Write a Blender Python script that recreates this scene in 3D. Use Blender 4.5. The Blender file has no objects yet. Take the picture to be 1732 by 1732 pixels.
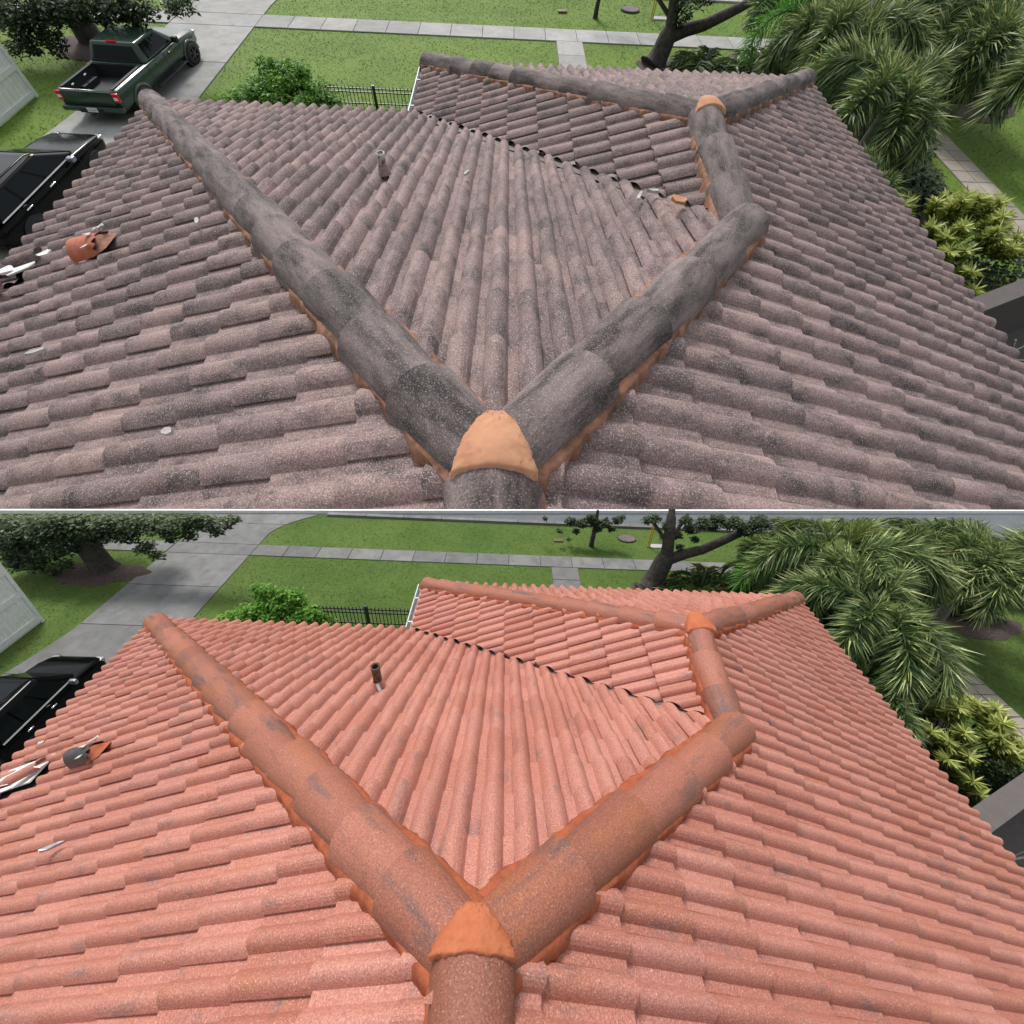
import bpy, bmesh, math, random
import numpy as np
from mathutils import Matrix, Vector
random.seed(7); rng = np.random.default_rng(7)
SC = bpy.context.scene
COL = SC.collection
R = math.radians

# ------------------------------------------------------------------ camera
W = 5.6                                            # half span of each main roof
CAM_R = Matrix(((0.99911, 0.01008, 0.04105), (-0.04024, 0.52459, 0.85040), (0.01296, 0.85129, -0.52453)))  # right / up / forward
CAM_P = Vector((0.0568, -0.4414, 2.1204))
cam_d = bpy.data.cameras.new('camera'); cam = bpy.data.objects.new('camera', cam_d); COL.objects.link(cam)
cam_d.sensor_width = 36; cam_d.lens = 36 * 700 / 1732; cam_d.clip_start = 0.05; cam_d.clip_end = 3000
rt, up, fw = CAM_R[0], CAM_R[1], CAM_R[2]
cam.matrix_world = Matrix(((rt[0], up[0], -fw[0], CAM_P[0]), (rt[1], up[1], -fw[1], CAM_P[1]), (rt[2], up[2], -fw[2], CAM_P[2]), (0, 0, 0, 1)))
SC.camera = cam
SC.render.resolution_x = 1024; SC.render.resolution_y = 1024

# ------------------------------------------------------------------ overcast daylight
SUN_EL, SUN_AZ = R(66), R(325)                     # azimuth clockwise from +Y
world = bpy.data.worlds.new('World'); SC.world = world; world.use_nodes = True
wn = world.node_tree.nodes; wl = world.node_tree.links
sky = wn.new('ShaderNodeTexSky'); sky.sky_type = 'NISHITA'; sky.sun_disc = False
sky.sun_elevation = SUN_EL; sky.sun_rotation = SUN_AZ; sky.dust_density = 3.0; sky.air_density = 1.2
hs = wn.new('ShaderNodeHueSaturation'); hs.inputs['Saturation'].default_value = 0.30
bg = wn['Background']; bg.inputs['Strength'].default_value = 0.11
wl.new(sky.outputs[0], hs.inputs['Color']); wl.new(hs.outputs[0], bg.inputs['Color'])
sd = bpy.data.lights.new('sun', 'SUN'); sd.energy = 1.5; sd.angle = R(12); sd.color = (1.0, 0.97, 0.92)
sun = bpy.data.objects.new('sun', sd); COL.objects.link(sun)
sdir = Vector((math.sin(SUN_AZ) * math.cos(SUN_EL), math.cos(SUN_AZ) * math.cos(SUN_EL), math.sin(SUN_EL)))
sun.rotation_euler = sdir.to_track_quat('Z', 'Y').to_euler(); sun.location = (-20, -20, 40)
SC.view_settings.view_transform = 'Standard'; SC.view_settings.look = 'None'
SC.view_settings.exposure = 0.71; SC.view_settings.gamma = 1.0; SC.view_settings.use_curve_mapping = False

# ------------------------------------------------------------------ the two plots
class Plot: pass
LO = Plot(); LO.key = 'L'; LO.M = Matrix.Identity(4)
LO.s, LO.b, LO.Ln, LO.k = 0.5531, 2.1023, 1.1359, 0.7685
LO.g = -6.88; LO.yback = -4.2; LO.gy = 0.53; LO.gz = 1.72
LO.cam = CAM_P.copy(); LO.R = CAM_R
UP = Plot(); UP.key = 'U'
UP.s, UP.b, UP.Ln, UP.k = 0.3141, 2.0738, 2.0209, 1.4030
UP.g = -4.108; UP.yback = -0.36; UP.gy = 1.0; UP.gz = 1.0
UP.cam = Vector((0.0268, -0.8555, 1.2919))
UP.R = Matrix(((0.99950, 0.00310, 0.03132), (-0.01688, 0.89266, 0.45040), (0.02657, 0.45071, -0.89227)))
# the upper plot is a hillside beyond the valley behind the road: its slope and where its roof apex stands
UNIT = 13.5
rotU = (LO.R.transposed() @ UP.R)
UP.M = Matrix.Translation(CAM_P - UNIT * (rotU @ UP.cam)) @ rotU.to_4x4() @ Matrix.Scale(UNIT, 4)
for P in (LO, UP):
    P.eave = -P.s * W
def below_line(P, p, px=7):
    """sight line to the top of the white parapet, used to keep the lower garden's trees pruned"""
    d = Vector(p) - P.cam
    return d.dot(P.R[1]) < -(px / 700.0) * d.dot(P.R[2])

# ------------------------------------------------------------------ helpers
class MB:
    def __init__(s): s.v = []; s.f = []; s.sm = []; s.t = []
    def add(s, vs, fs, smooth=False, tint=0.0):
        n = len(s.v); s.v.extend([tuple(p) for p in vs])
        for f in fs: s.f.append(tuple(i + n for i in f)); s.sm.append(smooth); s.t.append(tint)
    def box(s, x0, x1, y0, y1, z0, z1, M=None):
        vs = [Vector((x, y, z)) for x in (x0, x1) for y in (y0, y1) for z in (z0, z1)]
        if M: vs = [M @ v for v in vs]
        s.add(vs, [(0, 1, 3, 2), (4, 6, 7, 5), (0, 4, 5, 1), (2, 3, 7, 6), (0, 2, 6, 4), (1, 5, 7, 3)])
    def tube(s, pts, rad, n=8, cap=True, smooth=True, squash=None):
        pts = [Vector(p) for p in pts]; rings = []
        for i, p in enumerate(pts):
            d = (pts[min(i + 1, len(pts) - 1)] - pts[max(i - 1, 0)]).normalized()
            a = Vector((0, 0, 1)) if abs(d.z) < .9 else Vector((1, 0, 0))
            x = d.cross(a).normalized(); y = x.cross(d)
            r = rad[i] if hasattr(rad, '__len__') else rad
            ring = [p + (x * math.cos(2 * math.pi * j / n) + y * math.sin(2 * math.pi * j / n)) * r for j in range(n)]
            rings.append(ring)
        vs = [v for r in rings for v in r]; fs = []
        for i in range(len(rings) - 1):
            for j in range(n): fs.append((i * n + j, i * n + (j + 1) % n, (i + 1) * n + (j + 1) % n, (i + 1) * n + j))
        s.add(vs, fs, smooth)
        if cap:
            s.add(rings[0], [tuple(range(n))]); s.add(rings[-1], [tuple(reversed(range(n)))])
    def mesh(s, name):
        m = bpy.data.meshes.new(name); m.from_pydata(s.v, [], s.f); 
        if any(s.sm): m.polygons.foreach_set('use_smooth', s.sm)
        a = m.attributes.new('tint', 'FLOAT', 'FACE'); a.data.foreach_set('value', s.t)
        m.update(); return m
def link(name, mesh, mat=None, parent=None, M=None):
    o = bpy.data.objects.new(name, mesh); COL.objects.link(o)
    if mat and mesh and not mesh.materials: mesh.materials.append(mat)
    if parent: o.parent = parent
    if M is not None:
        if parent: o.matrix_basis = M
        else: o.matrix_world = M
    return o
def build(mb, name, mat, parent=None, M=None): return link(name, mb.mesh(name), mat, parent, M)
def tag(o, label=None, cat=None, group=None, kind=None):
    for k, v in (('label', label), ('category', cat), ('group', group), ('kind', kind)):
        if v: o[k] = v
    return o
def thing(P, name, loc, label, cat, group=None, rz=0, sc=(1, 1, 1)):
    o = bpy.data.objects.new(name, None); COL.objects.link(o); o.empty_display_size = .2
    o.matrix_world = P.M @ Matrix.Translation(loc) @ Matrix.Rotation(rz, 4, 'Z') @ Matrix.Diagonal((*sc, 1))
    return tag(o, label, cat, group)
def bevelled(mb, off, seg=2):
    bm = bmesh.new(); me = mb.mesh('tmp'); bm.from_mesh(me)
    bmesh.ops.remove_doubles(bm, verts=bm.verts, dist=1e-5)
    bmesh.ops.bevel(bm, geom=[e for e in bm.edges if len(e.link_faces) == 2 and e.calc_face_angle(0) > .3], offset=off, segments=seg, affect='EDGES', profile=.6)
    bmesh.ops.recalc_face_normals(bm, faces=bm.faces)
    for f in bm.faces: f.smooth = True
    bm.to_mesh(me); bm.free(); return me

# ------------------------------------------------------------------ materials
def mat_new(name, rough=.8, spec=.5):
    m = bpy.data.materials.new(name); m.use_nodes = True; nt = m.node_tree
    b = nt.nodes['Principled BSDF']; b.inputs['Roughness'].default_value = rough
    b.inputs['Specular IOR Level'].default_value = spec
    return m, nt, b
def N(nt, t, **kw):
    n = nt.nodes.new(t)
    for k, v in kw.items():
        if k in n.inputs: n.inputs[k].default_value = v
        else: setattr(n, k, v)
    return n
def mapping(nt, scale=(1, 1, 1), rnd=False):
    tc = N(nt, 'ShaderNodeTexCoord'); mp = N(nt, 'ShaderNodeMapping'); mp.inputs['Scale'].default_value = scale
    nt.links.new(tc.outputs['Object'], mp.inputs['Vector'])
    if rnd:
        r = rand(nt); mu = N(nt, 'ShaderNodeVectorMath', operation='SCALE'); mu.inputs[0].default_value = (37, 61, 13)
        nt.links.new(r, mu.inputs['Scale']); nt.links.new(mu.outputs[0], mp.inputs['Location'])
    return mp.outputs[0]
def rand(nt):
    if 'RND' in nt.nodes: return nt.nodes['RND'].outputs[0]
    oi = N(nt, 'ShaderNodeObjectInfo'); at = N(nt, 'ShaderNodeAttribute', attribute_name='tint')
    ad = N(nt, 'ShaderNodeMath', operation='ADD'); fr = N(nt, 'ShaderNodeMath', operation='FRACT'); fr.name = 'RND'
    nt.links.new(oi.outputs['Random'], ad.inputs[0]); nt.links.new(at.outputs['Fac'], ad.inputs[1]); nt.links.new(ad.outputs[0], fr.inputs[0])
    return fr.outputs[0]
def noise(nt, vec, scale, detail=4, rough=.6, lo=.35, hi=.65):
    n = N(nt, 'ShaderNodeTexNoise'); n.inputs['Scale'].default_value = scale; n.inputs['Detail'].default_value = detail; n.inputs['Roughness'].default_value = rough
    nt.links.new(vec, n.inputs['Vector'])
    mr = N(nt, 'ShaderNodeMapRange'); mr.inputs['From Min'].default_value = lo; mr.inputs['From Max'].default_value = hi
    nt.links.new(n.outputs['Fac'], mr.inputs['Value']); return mr.outputs[0]
def mix(nt, fac, a, b):
    m = N(nt, 'ShaderNodeMix', data_type='RGBA')
    for s, v in ((0, fac), (6, a), (7, b)):
        if hasattr(v, 'links'): nt.links.new(v, m.inputs[s])
        else: m.inputs[s].default_value = v if s == 0 else (*v, 1)
    return m.outputs[2]
def mul(nt, a, b):
    m = N(nt, 'ShaderNodeMath', operation='MULTIPLY')
    for i, v in enumerate((a, b)):
        if hasattr(v, 'links'): nt.links.new(v, m.inputs[i])
        else: m.inputs[i].default_value = v
    return m.outputs[0]
def bump(nt, b, h, strength=.4, dist=.01):
    bp = N(nt, 'ShaderNodeBump'); bp.inputs['Strength'].default_value = strength; bp.inputs['Distance'].default_value = dist
    nt.links.new(h, bp.inputs['Height']); nt.links.new(bp.outputs[0], b.inputs['Normal'])
def ramp(nt, fac, stops):
    r = N(nt, 'ShaderNodeValToRGB'); e = r.color_ramp.elements
    while len(e) < len(stops): e.new(.5)
    for i, (p, c) in enumerate(stops): e[i].position = p; e[i].color = (*c, 1)
    nt.links.new(fac, r.inputs[0]); return r.outputs[0]
def plain(name, col, rough=.6, spec=.5, metal=0, vary=.25, sc=6):
    m, nt, b = mat_new(name, rough, spec); b.inputs['Metallic'].default_value = metal
    v = mapping(nt); n = noise(nt, v, sc)
    c = mix(nt, n, [x * (1 - vary) for x in col], [min(1, x * (1 + vary * .6)) for x in col]); nt.links.new(c, b.inputs['Base Color'])
    return m
def granular(name, tones, stain, stain_lo, stain_hi, speck, speck_lo, rough, stretch, patch_scale=5.0, speck_amt=.8, stain2=None, grain=.45):
    """coarse concrete tile: tone per tile, streaky stains, light mineral specks"""
    m, nt, b = mat_new(name, rough, .35)
    r = rand(nt); v = mapping(nt, (1, 1, 1), True); vs = mapping(nt, stretch, True)
    col = ramp(nt, r, tones)
    cl = noise(nt, v, 3.2, 5, .65, .3, .7)
    col = mix(nt, mul(nt, cl, .35), col, tones[0][1])
    st = noise(nt, vs, patch_scale, 6, .68, stain_lo, stain_hi)
    col = mix(nt, st, col, stain)
    if stain2:
        s2 = noise(nt, vs, patch_scale * .55, 5, .6, stain2[1], stain2[2]); col = mix(nt, s2, col, stain2[0])
    g = noise(nt, v, 120, 3, .7, .40, .62); col = mix(nt, mul(nt, g, grain), col, [c * .28 for c in tones[0][1]])
    sp = noise(nt, v, 135, 2, .7, speck_lo - .08, speck_lo + .02); col = mix(nt, mul(nt, sp, speck_amt), col, speck)
    nt.links.new(col, b.inputs['Base Color'])
    bump(nt, b, g, .35, .004)
    return m
M_ = {}
M_['tileL'] = granular('painted_terracotta_tile', [(0, (.49, .182, .132)), (.35, (.58, .236, .178)), (.7, (.64, .280, .220)), (1, (.54, .226, .182))], (.25, .155, .15), .56, .74, (.85, .62, .50), .66, .52, (1.7, .6, 1.2), 4.5, .5, ((.50, .18, .09), .55, .85))
M_['tileU'] = granular('weathered_grey_tile', [(0, (.21, .150, .146)), (.4, (.325, .225, .21)), (.75, (.44, .30, .275)), (1, (.265, .192, .184))], (.050, .045, .046), .46, .70, (.58, .50, .47), .63, .9, (1.5, .7, 1.3), 5.0, .7, ((.36, .22, .185), .56, .80), grain=.6)
M_['capL'] = granular('painted_terracotta_cap', [(0, (.32, .115, .075)), (.5, (.50, .19, .13)), (1, (.38, .135, .09))], (.15, .10, .10), .50, .66, (.74, .50, .40), .67, .5, (2.4, .42, 2.4), 3.4, .4, ((.46, .155, .065), .52, .76))
M_['capU'] = granular('weathered_grey_cap', [(0, (.20, .16, .155)), (.5, (.31, .24, .225)), (1, (.25, .198, .19))], (.026, .022, .021), .39, .64, (.55, .48, .46), .64, .9, (2.2, .5, 2.2), 3.2, .45, None, .5)
def mortar_mat(name, a, c, d):
    m, nt, b = mat_new(name, .9, .2); v = mapping(nt)
    col = mix(nt, noise(nt, v, 6), a, c); col = mix(nt, mul(nt, noise(nt, v, 9, 6, .75, .46, .66), .8), col, d); nt.links.new(col, b.inputs['Base Color'])
    bump(nt, b, noise(nt, v, 45), .35, .004); return m
M_['mortL'] = mortar_mat('orange_painted_mortar', (.32, .085, .040), (.43, .125, .062), (.20, .055, .03))
M_['mortU'] = mortar_mat('old_orange_mortar', (.21, .105, .068), (.40, .20, .13), (.07, .045, .036))
M_['patchL'] = mortar_mat('orange_mortar_patch', (.46, .135, .062), (.52, .18, .09), (.38, .11, .05))
M_['patchU'] = mortar_mat('pale_orange_mortar_patch', (.52, .255, .145), (.60, .32, .19), (.40, .19, .11))
M_['deck'] = plain('roof_underlay', (.025, .021, .02), .95)
M_['valley'] = plain('valley_metal', (.13, .105, .095), .6)
M_['stucco'] = plain('beige_stucco', (.48, .41, .34), .9, vary=.1, sc=14)
M_['fascia'] = plain('brown_fascia_paint', (.16, .085, .06), .6, vary=.1)
M_['white'] = plain('white_paint', (.84, .85, .84), .5, vary=.08)
M_['gutter'] = plain('white_aluminium', (.66, .67, .68), .35, vary=.08)
M_['galv'] = plain('galvanised_metal', (.42, .44, .47), .4, metal=.6, vary=.2)
def concrete_mat(name, a, c, stain):
    m, nt, b = mat_new(name, .9, .3); v = mapping(nt); r = rand(nt)
    col = mix(nt, noise(nt, v, 1.4, 6, .65), a, c); col = mix(nt, mul(nt, noise(nt, v, 3.1, 6, .7, .48, .7), .6), col, stain)
    hv = N(nt, 'ShaderNodeHueSaturation'); mr = N(nt, 'ShaderNodeMapRange'); mr.inputs['To Min'].default_value = .85; mr.inputs['To Max'].default_value = 1.12
    nt.links.new(r, mr.inputs['Value']); nt.links.new(mr.outputs[0], hv.inputs['Value']); nt.links.new(col, hv.inputs['Color']); nt.links.new(hv.outputs[0], b.inputs['Base Color'])
    bump(nt, b, noise(nt, v, 60), .2, .006); return m
M_['concU'] = concrete_mat('pale_concrete', (.36, .355, .335), (.44, .435, .415), (.26, .255, .24))
M_['concL'] = concrete_mat('darker_concrete', (.16, .16, .156), (.22, .22, .215), (.105, .105, .103))  # same slabs as the upper plot's, in a darker grey
M_['joint'] = plain('dark_joint', (.09, .085, .075), .95)
M_['asphalt'] = concrete_mat('asphalt', (.135, .152, .165), (.165, .182, .195), (.12, .135, .145))
M_['paver'] = concrete_mat('tan_paver', (.34, .295, .245), (.42, .37, .31), (.27, .23, .19))
M_['mulch'] = plain('mulch', (.085, .06, .05), .95, vary=.6, sc=25)
M_['soil'] = plain('earth_bank', (.14, .13, .06), .95, vary=.4, sc=.5)
def grass_mat(name, a, c, d, scale):
    m, nt, b = mat_new(name, .85, .25); v = mapping(nt); at = N(nt, 'ShaderNodeAttribute', attribute_name='tint')
    col = mix(nt, noise(nt, v, .55 * scale, 5, .6), a, c); col = mix(nt, mul(nt, noise(nt, v, 7 * scale, 4, .7, .42, .62), .15), col, d)
    col = mix(nt, mul(nt, at.outputs['Fac'], .45), col, [x * 1.5 for x in c])
    nt.links.new(col, b.inputs['Base Color']); return m
M_['grassU'] = grass_mat('lawn_upper', (.108, .185, .022), (.155, .240, .034), (.078, .13, .018), 1)
M_['grassL'] = grass_mat('lawn_lower', (.062, .112, .020), (.098, .152, .032), (.042, .072, .015), 1)
def leaf_mat(name, stops, trans=.25, rough=.5):
    m, nt, b = mat_new(name, rough, .4); at = N(nt, 'ShaderNodeAttribute', attribute_name='tint')
    c = ramp(nt, at.outputs['Fac'], stops); nt.links.new(c, b.inputs['Base Color'])
    tr = N(nt, 'ShaderNodeBsdfTranslucent'); nt.links.new(c, tr.inputs['Color'])
    ms = N(nt, 'ShaderNodeMixShader'); ms.inputs[0].default_value = trans
    out = nt.nodes['Material Output']; nt.links.new(b.outputs[0], ms.inputs[1]); nt.links.new(tr.outputs[0], ms.inputs[2]); nt.links.new(ms.outputs[0], out.inputs['Surface'])
    return m
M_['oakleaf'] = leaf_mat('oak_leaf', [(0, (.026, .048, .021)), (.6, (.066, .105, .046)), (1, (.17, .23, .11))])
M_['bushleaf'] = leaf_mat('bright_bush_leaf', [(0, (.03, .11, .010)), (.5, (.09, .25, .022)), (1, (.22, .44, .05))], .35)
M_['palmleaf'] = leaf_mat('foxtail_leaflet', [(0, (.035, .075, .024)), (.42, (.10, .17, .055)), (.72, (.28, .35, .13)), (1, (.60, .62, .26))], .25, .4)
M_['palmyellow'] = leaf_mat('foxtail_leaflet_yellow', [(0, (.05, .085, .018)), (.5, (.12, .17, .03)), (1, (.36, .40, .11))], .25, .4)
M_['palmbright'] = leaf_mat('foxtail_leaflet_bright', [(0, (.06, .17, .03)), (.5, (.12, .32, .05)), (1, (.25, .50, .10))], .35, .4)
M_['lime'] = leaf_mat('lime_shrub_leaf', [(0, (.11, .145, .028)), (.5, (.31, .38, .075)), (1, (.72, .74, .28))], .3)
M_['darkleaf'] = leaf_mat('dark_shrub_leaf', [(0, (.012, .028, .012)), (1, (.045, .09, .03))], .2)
M_['cycad'] = leaf_mat('arching_palm_leaf', [(0, (.035, .065, .020)), (.55, (.10, .15, .042)), (1, (.30, .34, .10))], .25, .4)
M_['bark'] = plain('grey_bark', (.055, .047, .042), .95, vary=.5, sc=9)
M_['palmwood'] = plain('palm_trunk', (.20, .19, .165), .9, vary=.3, sc=9)
M_['iron'] = plain('black_iron', (.012, .014, .016), .45)
M_['tgreen'] = plain('army_green_paint', (.025, .055, .038), .2, .45, vary=.05)
M_['black'] = plain('black_paint', (.003, .0035, .004), .12, .13, vary=.05)
M_['rubber'] = plain('tyre_rubber', (.018, .018, .018), .8)
M_['rim'] = plain('dark_alloy', (.03, .03, .032), .35, metal=.5)
M_['bed'] = plain('bed_liner', (.014, .016, .018), .7)
M_['chrome'] = plain('chrome', (.75, .76, .78), .12, metal=1, vary=.02)
M_['tyre_dark'] = M_['rubber']
M_['red'] = plain('red_lens', (.55, .015, .02), .2, vary=.1)
M_['yellow'] = plain('yellow_post_paint', (.62, .42, .03), .6)
M_['rust'] = plain('rusty_pipe', (.13, .085, .06), .8, vary=.6, sc=30)
M_['plate'] = plain('licence_plate_white', (.75, .76, .76), .5, vary=.03)
M_['torn'] = plain('torn_orange_flashing', (.48, .14, .07), .7, vary=.2, sc=20)
M_['twig'] = plain('bare_pale_twig', (.5, .47, .42), .8)
gm, gnt, gb = mat_new('dark_glass', .05, .14); gb.inputs['Base Color'].default_value = (.008, .011, .013, 1); M_['glass'] = gm

# ------------------------------------------------------------------ roofs
def roof_faces(P):
    """every slope: its lower-left corner frame and the half planes (a*x + b*y <= c) that bound it"""
    s, b, k, yc = P.s, P.b, P.k, P.b * P.k + P.Ln
    bB, bC = b - .07, b + .07
    sf = s / k; ye, yw = k * W, yc + k * (W - b)
    F = []
    ny = math.sqrt(1 + s * s); nf = math.sqrt(1 + sf * sf)
    tw = .354 * P.k; el = W / 14.55 * ny                     # tile cover width along the eave, exposure on side slopes
    twf = .36; ef = (W / 14.55) * k * nf
    sl, slf = Vector((1, 0, s)) / ny, Vector((0, -1, sf)) / nf
    F.append(dict(name='left', o=Vector((-W, k * W, -s * W)), u=Vector((0, -1, 0)), v=sl, tw=tw, ex=el, nu=int((k * W - P.yback) / tw) + 2, nv=18,
                  clip=lambda c: [(1, 0, .0), (k, 1, 0), (0, -1, -P.yback)]))
    def rclip(c):
        l = [(0, -1, -P.yback)]
        if c.y < 0: l.append((-1, 0, 0))
        elif c.y < k * b: l.append((-k, 1, 0))
        elif c.y < yc: l.append((-1, (bC - bB) / P.Ln, -bB + (bC - bB) / P.Ln * k * b))
        else: l.append((-k, 1, yc - k * bC))
        return l
    F.append(dict(name='right', o=Vector((W, P.yback, -s * W)), u=Vector((0, 1, 0)), v=Vector((-1, 0, s)) / ny, tw=tw, ex=el, nu=int((yw - P.yback) / tw) + 2, nv=18, clip=rclip))
    F.append(dict(name='front', o=Vector((2 * b - W + .3, ye, -s * W)), u=Vector((-1, 0, 0)), v=slf, tw=twf, ex=ef, nu=int((2 * b + .3) / twf) + 2, nv=18, lo=14,
                  clip=lambda c: [(-k, -1, 0), (k, -1, 0), (1, 1 / k, 2 * b - .015)]))
    F.append(dict(name='wing_left', o=Vector((2 * b - W, yw, -s * W)), u=Vector((0, -1, 0)), v=sl, tw=tw, ex=el, nu=int((yw - k * b) / tw) + 2, nv=12,
                  clip=lambda c: [(1, -(bC - bB) / P.Ln, bB - (bC - bB) / P.Ln * k * b), (k, 1, yc + k * bC), (-k, -1, -(2 * b * k) - .03 * k)]))
    F.append(dict(name='wing_front', o=Vector((W, yw, -s * W)), u=Vector((-1, 0, 0)), v=slf, tw=twf, ex=ef, nu=int(2 * (W - b) / twf) + 2, nv=12,
                  clip=lambda c: [(-k, -1, -yc - k * bC), (k, -1, k * bC - yc)]))
    return F
def tile_shape(tw, ex, hb, th):
    p = tw / 2; prof = []
    for h in range(2):
        u0 = h * p
        prof += [(u0 - (.10 * p if h == 0 else 0), -.002 if h == 0 else 0, 1), (u0 + .31 * p, 0.0, 1)]
        for i in range(1, 9):
            t = i / 8 * (.95 if h == 1 else 1.0); u = u0 + .31 * p + .69 * p * (i / 8 * (1.03 if h == 1 else 1))
            prof.append((u, hb * math.sin(math.pi * t) ** .72 if 0 < t < 1 else 0, 1 if i == 8 else 0))
    v, f, sm = [], [], []
    def addstrip(a, c, s):
        n = len(v); v.extend(a + c); k = len(a)
        for i in range(k - 1): f.append((n + i, n + i + 1, n + k + i + 1, n + k + i)); sm.append(s)
    segs, cur = [], [prof[0]]
    for q in prof[1:]:
        cur.append(q)
        if q[2]: segs.append(cur); cur = [q]
    zo = lambda y: th * (1 - y / ex)
    for sg in segs:
        addstrip([(u, 0, h + zo(0)) for u, h, _ in sg], [(u, ex * 1.12, h + zo(ex * 1.12)) for u, h, _ in sg], True)
        addstrip([(u, .002, h + zo(0) - th * .95) for u, h, _ in sg], [(u, 0, h + zo(0)) for u, h, _ in sg], False)
    e = prof[-1]                                                   # the thickness of the overlapping side edge
    addstrip([(e[0], ex * 1.12, e[1] - .010), (e[0], 0, e[1] + th - .010)], [(e[0], ex * 1.12, e[1]), (e[0], 0, e[1] + th)], False)
    return np.array(v), f, sm
def clip_poly(vs, fs, planes):
    """cut faces with vertical planes a*x+b*y<=c, keep the inside"""
    nv, nf = [tuple(p) for p in vs], []
    for f in fs:
        poly = [nv[i] for i in f]
        for a, b, c in planes:
            out = []
            for i, q in enumerate(poly):
                r = poly[(i + 1) % len(poly)]; dq = a * q[0] + b * q[1] - c; dr = a * r[0] + b * r[1] - c
                if dq <= 0: out.append(q)
                if dq * dr < 0:
                    t = dq / (dq - dr); out.append(tuple(q[j] + t * (r[j] - q[j]) for j in range(3)))
            poly = out
            if len(poly) < 3: break
        if len(poly) >= 3: nf.append(poly)
        else: nf.append(None)
    return nf
def cap_mesh(L, r0, r1, key):
    mb = MB(); n = 14; rows = 4
    def ring(t, r): return [(r * math.sin(a), t * L, r * math.cos(a) * .94 - .0) for a in [R(-104 + 208 * i / n) for i in range(n + 1)]]
    rs = [ring(t, r0 + (r1 - r0) * t) for t in (0, .33, .66, 1.14)]
    vs = [p for q in rs for p in q]; fs = []
    for j in range(rows - 1):
        for i in range(n): fs.append((j * (n + 1) + i, j * (n + 1) + i + 1, (j + 1) * (n + 1) + i + 1, (j + 1) * (n + 1) + i))
    mb.add(vs, fs, True)
    a, c = ring(0, r0), ring(.004, r0 - .022)
    mb.add(c + a, [(i, i + 1, n + 2 + i, n + 1 + i) for i in range(n)], False)
    a, c = ring(1.14, r1), ring(1.135, r1 - .022)
    mb.add(a + c, [(i, i + 1, n + 2 + i, n + 1 + i) for i in range(n)], False)
    return mb
def frame_along(p, q):
    d = (Vector(q) - Vector(p)); L = d.length; y = d / L; x = y.cross(Vector((0, 0, 1))).normalized(); z = x.cross(y)
    return Matrix(((x.x, y.x, z.x, p[0]), (x.y, y.y, z.y, p[1]), (x.z, y.z, z.z, p[2]), (0, 0, 0, 1))), L

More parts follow.
